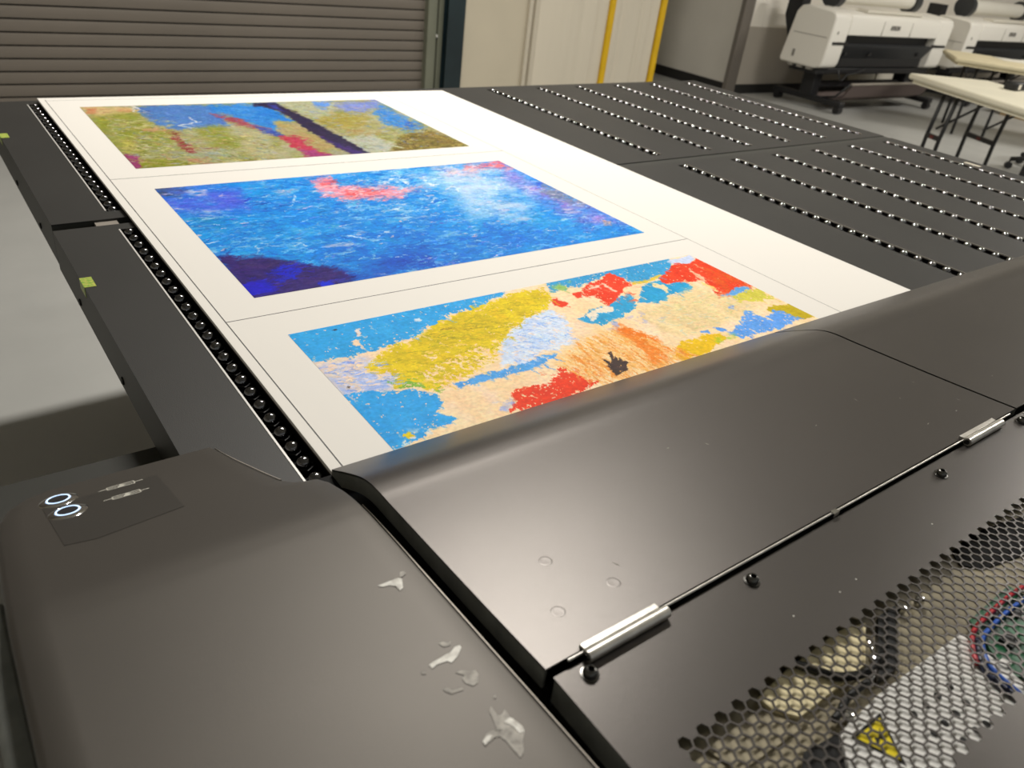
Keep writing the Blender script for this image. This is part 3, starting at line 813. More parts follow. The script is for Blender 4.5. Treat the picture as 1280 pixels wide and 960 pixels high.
p.poly(F((440, 205), (540, 200), (620, 215), (600, 228), (460, 228)), (214, 160, 120), rough=4, soft=2, holes=0.3)
p.poly(F((315, 355), (380, 378), (440, 385), (430, 420), (450, 470), (395, 475)), (154, 62, 112), rough=3, soft=3)
p.poly(F((450, 410), (560, 402), (660, 410), (740, 440), (735, 470), (430, 475)), (142, 146, 40), rough=4, soft=3)
p.wash(F((740, 405), (870, 395), (880, 450), (750, 450)), (206, 122, 96), (30, 40), 1.0, -0.3, 0.3, 4)
p.line(F((745, 135), (790, 165), (705, 186)), 0.7, (225, 228, 232), 0.6)
p.line(F((690, 190), (770, 205)), 0.7, (205, 214, 222), 0.8)
p.poly(F((385, 66), (405, 66), (400, 100), (385, 95)), (226, 222, 216), rough=2)
p.poly(G((60, 85), (300, 72), (420, 85), (420, 150), (290, 200), (200, 150)), (178, 180, 148), rough=5, soft=5)
p.poly(G((288, 82), (395, 80), (365, 125), (310, 122)), (104, 152, 230), rough=4, soft=4)
p.poly(G((415, 88), (670, 64), (705, 110), (560, 150), (430, 130)), (126, 142, 212), rough=5, soft=5, holes=0.25)
p.poly(G((290, 190), (400, 150), (610, 158), (600, 232), (500, 242), (380, 236)), (166, 152, 74), rough=5, soft=4)
p.wash(G((480, 240), (700, 240), (680, 280), (500, 285)), (168, 140, 80), (24, 30), 0.9, -0.4, 0.3, 6)
p.poly(G((450, 290), (660, 280), (790, 350), (700, 385), (600, 395), (520, 340)), (182, 186, 168), rough=5, soft=4)
p.poly(G((640, 140), (690, 100), (800, 150), (960, 240), (850, 262), (720, 215)), (64, 138, 216), rough=6, soft=5, holes=0.1)
p.wash(G((820, 190), (960, 235), (860, 250)), (44, 70, 170), (24, 30), 0.8, -0.2, 0.4, 5)
p.poly(G((800, 300), (850, 270), (970, 248), (1090, 290), (1230, 350), (990, 370), (750, 378)), (124, 108, 46), rough=5, soft=4)
p.specks(G((780, 250), (980, 245), (1220, 350), (760, 378)), (200, 184, 110), 0.26, (46, 36), 0.8)
p.poly(G((-40, 115), (40, 118), (110, 160), (180, 192), (120, 202), (0, 168), (-40, 160)), (52, 132, 220), rough=4, soft=3)
p.wash(G((60, 200), (230, 215), (440, 350), (330, 370), (120, 280)), (182, 158, 104), (24, 26), 0.9, -0.6, 0.3, 6)
p.poly(G((-60, 225), (20, 245), (115, 275), (110, 292), (0, 270)), (62, 82, 170), rough=3, soft=3)
p.poly(G((90, 280), (180, 285), (240, 320), (300, 368), (390, 398), (280, 422), (210, 372), (130, 322)), (194, 62, 84), rough=5, soft=3, holes=0.1)
p.poly(G((210, 370), (300, 365), (390, 398), (280, 425)), (166, 62, 120), rough=4, soft=4)
p.strokes(900, 12, 1.4, 0.5, 0.9, 22, 0.7, 12, F((150, 120), (640, 200), (1280, 240), (1280, 440), (400, 450)), [(196, 190, 150), (128, 132, 52), (168, 160, 90), (150, 160, 160), (206, 196, 120), (176, 140, 100)])
p.strokes(600, 12, 1.4, 0.3, 0.8, 20, 0.7, 13, G((60, 90), (680, 70), (1200, 345), (640, 390), (300, 260)), [(186, 186, 160), (150, 140, 70), (130, 150, 190), (168, 160, 110)])
p.strokes(500, 10, 1.3, -0.6, 0.9, 18, 0.8, 15, G((800, 290), (970, 248), (1220, 350), (750, 378)), [(110, 92, 40), (180, 160, 84), (140, 124, 56), (84, 70, 36)])
p.strokes(1700, 16, 1.8, 0.4, 0.9, 20, 0.65, 14)
p.poly(G((-60, 88), (60, 86), (200, 148), (400, 258), (560, 348), (640, 396), (545, 405), (440, 352), (300, 272), (220, 222), (140, 162), (40, 122), (-60, 105)), (40, 28, 66), rough=2.5, soft=2)
p.poly(G((20, 92), (70, 100), (120, 140), (90, 135), (30, 112)), (52, 56, 150), rough=3, soft=3)
p.poly(G((330, 285), (430, 325), (560, 370), (640, 398), (545, 405), (440, 352)), (66, 42, 116), rough=3, soft=4)
p.brush(3.0, 10, 7, (34, 40))
p.brush(1.5, 12, 6, (90, 110), (60, 200))
p.c *= 0.90
p.build(board, 'abstract print in olive, grey blue and cream with a dark diagonal band')

# ------------------------------------------------------------------ the printer
prn = thing('flatbed_printer', (0.6, -0.75, FLOOR), 'large dark grey flatbed printer with hinged covers and a perforated panel', 'printer')
# body under the covers
bd = MB()
bd.box(-0.305, 2.70, -1.25, -0.425, FLOOR, -0.085)
bd.box(-0.305, -0.10, -0.425, -0.135, FLOOR, -0.0815)
bd.build('base_body', 'skirt_paint', prn)
CP = [(-0.389, 0.015), (-0.412, 0.0285), (-0.434, 0.0408), (-0.456, 0.0520), (-0.474, 0.0578), (-0.492, 0.0602), (-0.512, 0.0612), (-0.570, 0.0652), (-0.636, 0.0700), (-0.690, 0.0744), (-0.741, 0.0790)]
def catmull(P, n):
    out = []
    P = [np.array(q, float) for q in P]
    for i in range(len(P)-1):
        p0 = P[max(i-1, 0)]; p1 = P[i]; p2 = P[i+1]; p3 = P[min(i+2, len(P)-1)]
        for k in range(n):
            t = k/n
            out.append(0.5*((2*p1)+(-p0+p2)*t+(2*p0-5*p1+4*p2-p3)*t*t+(-p0+3*p1-3*p2+p3)*t**3))
    out.append(P[-1])
    return out
CPS = catmull(CP, 4)
def cover(x0, x1, flange=0.021):
    mb = MB()
    top = [(q[0], q[1]) for q in CPS]
    bot = []
    for i, q in enumerate(CPS):
        a = CPS[max(i-1, 0)]; b = CPS[min(i+1, len(CPS)-1)]
        d = b-a; d /= np.linalg.norm(d); nrm = np.array([-d[1], d[0]])
        if nrm[1] > 0: nrm = -nrm
        bot.append(tuple(q+nrm*0.002))
    n = len(top)
    # thin bent plate
    vs = [(x, y, z) for x in (x0, x1) for (y, z) in top+bot]
    fs = []
    N = 2*n
    for i in range(n-1):
        fs.append((i, i+1, N+i+1, N+i)); fs.append((n+i, N+n+i, N+n+i+1, n+i+1))
        fs.append((i, n+i, n+i+1, i+1)); fs.append((N+i, N+i+1, N+n+i+1, N+n+i))
    fs.append((0, N, N+n, n)); fs.append((n-1, 2*n-1, N+2*n-1, N+n-1))
    mb.add(vs, fs)
    o = mb.build('hinged_cover', 'paint', prn, smooth=True)
    # turned-down sides
    for xs, xe in ((x0, x0+0.002), (x1-0.002, x1)):
        m = MB()
        vs = [(x, y, z) for x in (xs, xe) for (y, z) in ([(a, b-0.001) for a, b in top] + [(a, max(b-flange, 0.0075)) for a, b in top])]
        fs = []
        for i in range(n-1):
            fs.append((i, i+1, n+i+1, n+i)); fs.append((N+i, N+n+i, N+n+i+1, N+i+1))
            fs.append((n+i, n+i+1, N+n+i+1, N+n+i)); fs.append((i, N+i, N+i+1, i+1))
        m.add(vs, fs).build('side_flange', 'gasket', o)
    return o
XS1, XS2 = 0.752, 1.590
cov = cover(-0.006, XS1-0.0022)
cov2 = cover(XS1+0.0022, XS2-0.002)
cov3 = cover(XS2+0.002, 2.70)
cov['label'] = 'smooth hinged cover with three weld dimples'
def zcov(y):
    ys = [q[0] for q in CPS]; zs = [q[1] for q in CPS]
    return float(np.interp(-y, [-v for v in ys], zs))
for x, y in ((0.067, -0.650), (0.098, -0.701), (0.038, -0.702)):
    z = zcov(y)
    MB().lathe((x, y, z-0.0004), (0, 0.085, 1), [(0.0068, 0.0002), (0.0060, 0.00042), (0.0052, 0.00050), (0.0040, 0.00046), (0.0, 0.00046)], 18).build('weld_dimple', 'paint', cov, smooth='all')
# tiny light scratches on the covers
for px_, py_, c_ in ((1125, 498, cov2), (1142, 478, cov2), (1198, 500, cov2), (1160, 530, cov), (1195, 514, cov2), (1020, 532, cov), (1070, 500, cov), (1240, 470, cov2), (770, 705, cov), (884, 555, cov), (835, 560, cov)):
    q = onz(px_, py_, 0.071); z = zcov(q[1])
    q = onz(px_, py_, z)
    a = random.uniform(0, 3.14); L = random.uniform(0.002, 0.005)
    m = MB()
    d = np.array([math.cos(a), math.sin(a)]); n_ = np.array([-d[1], d[0]])*0.0005
    P = [q[:2]-d*L, q[:2]+n_, q[:2]+d*L, q[:2]-n_]
    m.add([(s_[0], s_[1], zcov(s_[1])+0.0003) for s_ in P], [(0, 1, 2, 3)])
    m.build('scratch', 'chip2', c_)
# black strip, painted shade under the cover lip and the blank inner tunnel
MB().box(0.093, 2.68, -0.394, -0.390, 0.0035, 0.0125).build('lip_shade', 'pit', prn)
MB().lathe((0.093, -0.392, 0.0075), (1, 0, 0), [(0.004, 0), (0.006, 0.002), (0.006, 0.012), (0.004, 0.014)], 12).build('end_roller', 'ink', prn, smooth=True)
# strip under the gap between housing and cover
gp = [(q[0], q[1]-0.028) for q in CPS]
m = MB()
vs = [(x, y, z) for x in (-0.040, 0.060) for y, z in [(a_, max(b_, 0.008)) for a_, b_ in gp]] ; n = len(gp)
m.add(vs, [(i, i+1, n+i+1, n+i) for i in range(n-1)])
m.build('gap_floor', 'pit', prn, smooth=True)
for xs in (XS1, XS2):
    m = MB(); vs = [(x, y, z) for x in (xs-0.008, xs+0.008) for y, z in [(q[0], q[1]-0.012) for q in CPS]]
    m.add(vs, [(i, i+1, n+i+1, n+i) for i in range(n-1)]); m.build('seam_floor', 'pit', prn, smooth=True)

# perforated panel: hexagonal holes
PZ = 0.0755
PTH = 0.0011
hp = 0.01072                     # hole pitch
R_ = hp/math.sqrt(3)             # outer cell radius
Ri = 0.00528                     # hole radius (corner)
dx = 1.5*R_
HX0 = 0.0400; NC = 172; NR = 11
HY0 = -0.8345
cells = MB()
def hexp(cx, cy, r):
    return [(cx+r*math.cos(math.pi/3*i), cy+r*math.sin(math.pi/3*i)) for i in range(6)]
vs, fs = [], []
def cell(cx, cy):
    o = len(vs)
    ou = hexp(cx, cy, R_); inn = hexp(cx, cy, Ri)
    vs.extend([(x, y, PZ) for x, y in ou]); vs.extend([(x, y, PZ) for x, y in inn]); vs.extend([(x, y, PZ-PTH) for x, y in inn])
    for i in range(6):
        j = (i+1) % 6
        fs.append((o+i, o+j, o+6+j, o+6+i)); fs.append((o+6+i, o+6+j, o+12+j, o+12+i))
def solid(poly):
    o = len(vs)
    vs.extend([(x, y, PZ) for x, y in poly]); fs.append(tuple(range(o, o+len(poly))))
hh = hp/2
for k in range(NC):
    cx = HX0+k*dx
    if k % 2 == 0:
        for j in range(NR): cell(cx, HY0-j*hp)
    else:
        for j in range(NR-1): cell(cx, HY0-(j+0.5)*hp)
        solid([(cx-R_, HY0+hh), (cx-R_, HY0+hh), (cx-R_, HY0+hh)][:0] + [(cx+R_, HY0+hh), (cx-R_, HY0+hh), (cx-R_/2, HY0), (cx+R_/2, HY0)][:0] + [(cx-R_, HY0+hh), (cx-R_, HY0+hh+1e-6), (cx+R_, HY0+hh+1e-6), (cx+R_, HY0+hh), (cx+R_/2, HY0), (cx-R_/2, HY0)])
        yb = HY0-(NR-1)*hp
        solid([(cx-R_, yb-hh), (cx-R_/2, yb), (cx+R_/2, yb), (cx+R_, yb-hh)])
cells.add(vs, fs)
XL = HX0-R_; XRr = HX0+(NC-1)*dx+R_
YT = HY0+hh; YBm = HY0-(NR-1)*hp-hh
pm = MB()
PX_0, PX_1, PY_0, PY_1 = -0.0035, 2.70, -1.22, -0.7475
pm.box(PX_0, PX_1, YT, PY_1, PZ-PTH, PZ)
pm.box(PX_0, PX_1, PY_0, YBm, PZ-PTH, PZ)
pm.box(PX_0, XL, YBm, YT, PZ-PTH, PZ)
pm.box(XRr, PX_1, YBm, YT, PZ-PTH, PZ)
# closing wedges at the left end, between the hole column and the straight edge
for j in range(NR):
    cy = HY0-j*hp
    pm.add([(XL, cy+hh, PZ), (XL, cy, PZ), (HX0-R_/2, cy+hh, PZ)], [(0, 1, 2)])
    pm.add([(XL, cy-hh, PZ), (HX0-R_/2, cy-hh, PZ), (XL, cy, PZ)], [(0, 1, 2)])
low = pm.build('lower_panel', 'paint', prn)
ms = cells.build('hexagon_mesh', 'paint', low)
ms['label'] = 'panel section perforated with hexagonal holes'
# turned-down left side of the lower panel and its front edge at the hinge
MB().box(PX_0, PX_0+0.002, PY_0, PY_1, PZ-0.024, PZ-PTH).build('side_flange', 'gasket', low)
MB().box(PX_0, PX_1, PY_1-0.002, PY_1, PZ-0.030, PZ-PTH).build('hinge_flange', 'pit', low)
MB().box(-0.004, 2.68, -0.7475, -0.7425, 0.045, 0.060).build('gap_floor', 'pit', prn)

# hinge rod, knuckles and leaves
hz = 0.0795
rod = MB()
rod.cyl((0.012, -0.7440, hz+0.0002), (0.727, -0.7440, hz+0.0002), 0.0012, 10)
rod.build('hinge_rod', 'hinge', prn, smooth=True)
MB().cyl((0.775, -0.7440, hz+0.0002), (2.65, -0.7440, hz+0.0002), 0.0012, 10).build('hinge_rod', 'hinge', prn, smooth=True)
def knuckle(x0, x1):
    k = MB()
    k.cyl((x0, -0.7490, hz+0.0010), (x1, -0.7490, hz+0.0010), 0.0048, 14)
    o = k.build('hinge_knuckle', 'hinge', prn, smooth=True)
    MB().box(x0+0.001, x1-0.004, -0.7440, -0.7385, hz-0.001, hz+0.0032).build('hinge_leaf', 'hinge', o, bevel=0.0006)
    MB().cyl((x0-0.0012, -0.7490, hz+0.001), (x0+0.001, -0.7490, hz+0.001), 0.0030, 10).build('hinge_pin', 'screw', o, smooth=True)
    return o
for a, b in ((0.026, 0.110), (0.606, 0.692), (0.80, 0.886), (1.48, 1.566), (1.64, 1.726)):
    knuckle(a, b)
MB().box(0.343, 0.352, -0.7470, -0.7425, hz-0.003, hz+0.0022).build('hinge_clip', 'chrome', prn)
# socket-head screws
def button_screw(x, y):
    o = MB().lathe((x, y, PZ), (0, 0, 1), [(0.0072, 0), (0.0072, 0.0008), (0.0056, 0.0010), (0.0056, 0.0028), (0.0050, 0.0046), (0.0040, 0.0058), (0.0026, 0.0062), (0.0024, 0.0030), (0.0, 0.0030)], 20).build('screw', 'screw', prn, smooth=True)
    MB().lathe((x, y, PZ+0.0033), (0, 0, 1), [(0.0023, 0), (0.0, 0.0001)], 6).build('socket', 'pit', o)
for x, y in ((0.021, -0.759), (0.204, -0.760), (0.520, -0.764), (0.731, -0.758), (1.0, -0.762), (1.3, -0.762)):
    button_screw(x, y)
# small dust specks on the panel
for px_, py_ in ((1070, 724), (1050, 740), (968, 660), (1165, 655), (992, 770)):
    q = onz(px_, py_, PZ)
    MB().lathe((q[0], q[1], PZ), (0, 0, 1), [(0.0009, 0), (0.0006, 0.0004), (0, 0.0005)], 6).build('dust_speck', 'chip', low)

# what shows through the holes
IZ = 0.060
MB().box(0.0, 2.68, -1.02, -0.80, IZ-0.004, IZ).build('electronics_tray', 'tan', prn)
MB().box(0.0, 2.68, -0.812, -0.806, IZ, PZ-PTH-0.001).build('tray_wall', 'skirt_paint', prn)
def ipoly(pts, z0, z1, name, m, zref=None):
    P = [onz(x, y, z1 if zref is None else zref)[:2] for x, y in pts]
    a = sum(P[i][0]*P[(i+1) % len(P)][1]-P[(i+1) % len(P)][0]*P[i][1] for i in range(len(P)))
    if a < 0: P = P[::-1]
    return MB().prism([tuple(q) for q in P], 'Z', z0, z1).build(name, m, prn)
ipoly([(948, 872), (985, 836), (1050, 788), (1082, 778), (1082, 830), (1035, 868), (1000, 896), (965, 886)], IZ, 0.0655, 'cream_connector', 'cream')
ipoly([(880, 935), (1000, 850), (1010, 905), (925, 965)], IZ, 0.0620, 'steel_bracket', 'tan')
ipoly([(1098, 770), (1120, 756), (1122, 835), (1098, 850)], IZ, 0.068, 'black_connector', 'black')
ipoly([(1005, 940), (1050, 915), (1062, 985), (1000, 985)], IZ, 0.0625, 'black_area', 'black')
ipoly([(1190, 690), (1212, 668), (1262, 650), (1300, 640), (1290, 690), (1228, 712), (1200, 706)], IZ, 0.0615, 'black_area', 'pit')  # flat black piece standing in for the darkness of a deeper opening
wp = ipoly([(1050, 915), (1098, 868), (1200, 792), (1262, 838), (1320, 890), (1225, 990), (1120, 1010), (1062, 962)], IZ, 0.0665, 'white_cover_plate', 'white')
# warning sign on the plate
TZ = 0.0668
tri = [onz(x, y, TZ)[:2] for x, y in ((1063, 922), (1100, 891), (1134, 958))]
cen = sum(tri)/3
def tripoly(s, z0, z1, name, m, par):
    P = [tuple(cen+(q-cen)*s) for q in tri]
    return MB().prism(P[::-1], 'Z', z0, z1).build(name, m, par)
ws = tripoly(1.0, 0.0665, 0.0667, 'warning_sign', 'ink', wp)
yt = tripoly(0.80, 0.0667, 0.0669, 'warning_sign', 'yellow', wp)
bolt = [cen+(tri[1]-cen)*0.42, cen+(tri[2]-tri[0])*0.10+(tri[1]-cen)*0.02, cen+(tri[2]-tri[0])*0.02, cen-(tri[1]-cen)*0.38, cen-(tri[2]-tri[0])*0.09-(tri[1]-cen)*0.03, cen-(tri[2]-tri[0])*0.01]
MB().prism([tuple(q) for q in bolt], 'Z', 0.0669, 0.0670).build('warning_symbol', 'ink', wp)
for x, y in ((1187, 858), (1172, 870), (1158, 882), (1142, 893), (1208, 879), (1195, 892), (1181, 904), (1168, 917), (1205, 926), (1220, 913), (1233, 905)):
    q = onz(x, y, 0.0665)
    MB().lathe((q[0], q[1], 0.0665), (0, 0, 1), [(0.0030, 0), (0.0030, 0.0004), (0, 0.0005)], 10).build('vent_hole', 'ink', wp)
pc = ipoly([(1212, 775), (1260, 732), (1330, 770), (1330, 850), (1268, 845), (1240, 815)], IZ, 0.064, 'circuit_board', 'pcb')
for x, y, r in ((1245, 770, .006), (1262, 800, .008), (1270, 765, .006), (1255, 830, .005)):
    q = onz(x, y, 0.066)
    MB().box(q[0]-r, q[0]+r, q[1]-r*.7, q[1]+r*.7, 0.064, 0.0675).build('circuit_chip', 'chipic' if r > .0055 else 'white', pc)
def wire(pts, z, m, r=0.0022):
    P = [onz(x, y, z) for x, y in pts]
    P = catmull([tuple(q) for q in P], 6)
    MB().tube([tuple(q) for q in P], r, 6).build('wire', m, prn, smooth='all')
wire([(1300, 720), (1262, 745), (1232, 772), (1217, 790), (1216, 812), (1222, 830)], 0.0695, 'redwire')
wire([(1300, 738), (1265, 760), (1238, 785), (1228, 800), (1232, 822), (1246, 842), (1290, 880)], 0.0680, 'bluewire')
wire([(1222, 800), (1226, 826), (1238, 846), (1262, 866), (1300, 884)], 0.0695, 'navywire', 0.003)
wire([(985, 826), (1020, 838), (1050, 846), (1084, 840), (1104, 818)], 0.0690, 'ink', 0.0035)
wire([(1085, 852), (1060, 872), (1050, 890), (1042, 900)], 0.0680, 'ink', 0.003)
wire([(1085, 800), (1094, 830), (1088, 850)], 0.0690, 'chrome', 0.002)
for x, y in ((1127, 760), (1060, 895), (1150, 750)):
    q = onz(x, y, 0.066)
    MB().lathe((q[0], q[1], IZ), (0, 0, 1), [(0.004, 0), (0.004, 0.008), (0.002, 0.0085), (0, 0.0085)], 10).build('stud', 'chrome', prn, smooth=True)

# left end housing
FT = 0.3057
def on_facet(x, y):
    d = ray(x, y)
    t = ((0.06-FT*0.49) - CAM[2] - FT*CAM[1])/(d[2]+FT*d[1])
    return CAM+d*t
HP = [(-0.262, 0.06-FT*(-0.262+0.49)), (-0.30, 0.06-FT*(-0.30+0.49)), (-0.36, 0.06-FT*(-0.36+0.49)), (-0.42, 0.06-FT*(-0.42+0.49)), (-0.46, 0.0502), (-0.485, 0.0568), (-0.505, 0.0600), (-0.53, 0.0622), (-0.60, 0.0660), (-0.75, 0.0725), (-0.90, 0.0755), (-1.22, 0.0765)]
HPS = catmull(HP, 8)
LB = [(-0.262, -0.255), (-0.270, -0.277), (-0.285, -0.291), (-0.31, -0.299), (-0.36, -0.304), (-0.5, -0.3065), (-1.22, -0.308)]
RB = [(-0.262, -0.0905), (-0.266, -0.0900), (-0.285, -0.0880), (-0.321, -0.0820), (-0.38, -0.0705), (-0.402, -0.0655), (-0.414, -0.0580), (-0.421, -0.0480), (-0.425, -0.0365), (-0.440, -0.0310), (-0.465, -0.0285), (-0.55, -0.0265), (-0.70, -0.0240), (-0.85, -0.0205), (-1.22, -0.014)]
def itp(T, y):
    return float(np.interp(-y, [-a for a, b in T], [b for a, b in T]))
ys = sorted(set([round(q[0], 5) for q in HPS] + [a for a, b in RB] + [a for a, b in LB]), reverse=True)
hz_ = lambda y: float(np.interp(-y, [-q[0] for q in HPS], [q[1] for q in HPS]))
hb = MB()
vs, fs = [], []
NX = 14
for y in ys:
    xl, xr = itp(LB, y), itp(RB, y)
    z = hz_(y)
    row = [(xl-0.001, z-0.040), (xl, z-0.006), (xl+0.002, z-0.002)]
    for i in range(NX):
        t = i/(NX-1)
        row.append((xl+0.006+(xr-0.004-xl-0.006)*t, z))
    row += [(xr-0.0012, z-0.0008), (xr, z-0.003), (xr, z-0.028)]
    for x, zz in row:
        vs.append((x, y, zz))
W = NX+6
for j in range(len(ys)-1):
    for i in range(W-1):
        fs.append((j*W+i, j*W+i+1, (j+1)*W+i+1, (j+1)*W+i))
# front wall below the far edge
o0 = len(vs)
for i in range(W): vs.append((vs[i][0], vs[i][1]-0.0005, -0.088 if vs[i][0] < -0.128 else vs[i][2]-0.004))
for i in range(W-1): fs.append((i, i+1, o0+i+1, o0+i))
hb.add(vs, fs)
hous = hb.build('end_housing', 'housing', prn, smooth=True)
hous['label'] = 'rounded end housing with two buttons and scuffed paint'
# lower dark flange along its outer side
MB().box(-0.326, -0.306, -1.22, -0.44, 0.010, 0.030).build('outer_flange', 'gasket', hous, bevel=0.004)
# bare edge on the cut corner; painted highlight strip along the right-hand edge
def edge_strip(pts, wd, name, m):
    mb = MB(); vs = []; fs = []
    for i_, (x, y) in enumerate(pts):
        z = hz_(y)+0.0004
        wv = wd*min(1.0, 0.15+i_/6)
        vs += [(x-wv, y, z), (x, y, z-0.0002), (x, y, z-0.0022)]
    for i in range(len(pts)-1):
        fs += [(3*i, 3*i+1, 3*i+4, 3*i+3), (3*i+1, 3*i+2, 3*i+5, 3*i+4)]
    mb.add(vs, fs).build(name, m, hous)
edge_strip([(itp(RB, y)+0.0002, y) for y in np.linspace(-0.268, -0.402, 14)], 0.0014, 'worn_glint_edge', 'steelrail')
edge_strip([(itp(RB, y)+0.0003, y) for y in np.linspace(-0.50, -1.1, 28)], 0.0011, 'worn_glint_edge', 'steelrail')
# label film with its two printed symbols
FN = Vector((0, FT, 1)).normalized()
FD = Vector((0, -1, FT)).normalized()       # along the facet, towards the camera
def facet_pt(x, y, lift=0.0):
    return Vector((x, y, 0.06-FT*(y+0.49)))+FN*lift
def facet_quad(P, lift, name, m, par, th=0.0003):
    mb = MB()
    n = len(P)
    vs = [facet_pt(x, y, lift) for x, y in P]+[facet_pt(x, y, lift+th) for x, y in P]
    fs = [tuple(range(n))[::-1], tuple(range(n, 2*n))]+[(i, (i+1) % n, n+(i+1) % n, n+i) for i in range(n)]
    return mb.add(vs, fs).build(name, m, par)
lab = facet_quad([(-0.262, -0.306), (-0.158, -0.300), (-0.156, -0.396), (-0.232, -0.408), (-0.256, -0.402)], 0.0001, 'label_film', 'decal', hous)
def fline(a, b, wd, par):
    a = np.array(a); b = np.array(b); d = b-a; d = d/np.linalg.norm(d); n_ = np.array([-d[1], d[0]])*wd
    facet_quad([tuple(a+n_), tuple(a-n_), tuple(b-n_), tuple(b+n_)], 0.0004, 'label_symbol', 'decalink', par, 0.0001)
for sy in (-0.304, -0.331):
    x0, x1 = -0.213, -0.172
    fline((x0, sy+0.001), (x1, sy+0.001), 0.0005, lab)
    fline((x0+0.008, sy+0.0042), (x1-0.008, sy+0.0046), 0.0005, lab)
    fline((x0+0.008, sy-0.0022), (x1-0.008, sy-0.0026), 0.0005, lab)
    fline((x0+0.008, sy-0.0022), (x0+0.008, sy+0.0042), 0.0005, lab)
    fline((x1-0.008, sy-0.0022), (x1-0.008, sy+0.0042), 0.0005, lab)
    facet_quad([(x0+0.017, sy-0.002), (x0+0.022, sy-0.003), (x0+0.025, sy+0.002), (x0+0.020, sy+0.004)], 0.0004, 'label_symbol', 'decalink', lab, 0.0001)
# chrome push buttons with a lit ring
for bx, by in ((-0.2470, -0.2965), (-0.2435, -0.3312)):
    c0 = facet_pt(bx, by)
    b = MB().lathe(c0, FN, [(0.0172, 0), (0.0165, 0.0006), (0.0130, 0.0016), (0.0112, 0.0018), (0.0108, 0.0015), (0.0, 0.0015)], 28).build('push_button', 'chrome', hous, smooth=True)
    b['label'] = 'round chrome push button with a lit ring'
    MB().lathe(c0+FN*0.0015, FN, [(0.0106, 0), (0.0106, 0.0005), (0.0092, 0.0005), (0.0092, 0.0)], 28).build('light_ring', 'ring', b, smooth=True)
    MB().lathe(c0+FN*0.0015, FN, [(0.0090, 0), (0.0090, 0.0003), (0.0, 0.0005)], 28).build('button_cap', 'btncap', b, smooth=True)
# scuffs
def scuff(pts, m='chip', lift=0.0005):
    P = []
    for x, y in pts:
        q = onz(x, y, 0.068); q = onz(x, y, hz_(q[1])); q = onz(x, y, hz_(q[1])); P.append(q)
    mb = MB()
    cx = sum(P)/len(P)
    vs = [(cx[0], cx[1], hz_(cx[1])+lift)]+[(q[0], q[1], hz_(q[1])+lift) for q in P]
    n = len(P)
    mb.add(vs, [(0, 1+i, 1+(i+1) % n) for i in range(n)]).build('paint_scuff', m, hous)
S5 = lambda *q: zc(520, 760, 4.8, q)
S4 = lambda *q: zc(400, 560, 4.0, q)
scuff(S4((288, 690), (320, 678), (355, 665), (392, 650), (410, 655), (415, 700), (400, 715), (385, 695), (350, 688), (310, 696)))
scuff(S4((398, 650), (400, 622), (420, 618), (430, 630), (412, 645)), 'chip2', 0.0006)
scuff(S5((78, 345), (95, 330), (150, 300), (180, 280), (215, 265), (232, 235), (262, 225), (272, 240), (250, 290), (215, 330), (185, 320), (120, 345), (98, 365)))
scuff(S5((135, 215), (160, 205), (190, 212), (210, 203), (205, 225), (165, 236)), 'chip2')
scuff(S5((235, 390), (270, 378), (330, 382), (355, 375), (375, 400), (370, 450), (345, 470), (300, 455), (275, 425), (300, 400)), 'chip2')
scuff(S5((160, 490), (190, 482), (215, 497), (275, 480), (285, 492), (215, 518), (180, 505)), 'chip2')
scuff(S5((400, 800), (420, 760), (460, 735), (490, 745), (470, 690), (440, 620), (450, 590), (490, 650), (515, 640), (530, 610), (545, 625), (560, 655), (585, 665), (600, 695), (640, 720), (650, 750), (640, 800), (645, 870), (625, 900), (590, 860), (540, 800), (500, 770), (460, 785), (415, 830)), 'chip2')
scuff(S5((520, 690), (560, 660), (585, 670), (640, 715), (650, 745), (620, 755), (590, 720), (560, 700)), 'chip', 0.0008)
scuff(S5((400, 805), (425, 770), (455, 765), (440, 800), (415, 828)), 'chip', 0.0008)
scuff(S5((462, 530), (475, 522), (482, 538), (468, 546)), 'chip2')
scuff(S5((30, 385), (55, 380), (60, 398), (35, 400)), 'chip2')

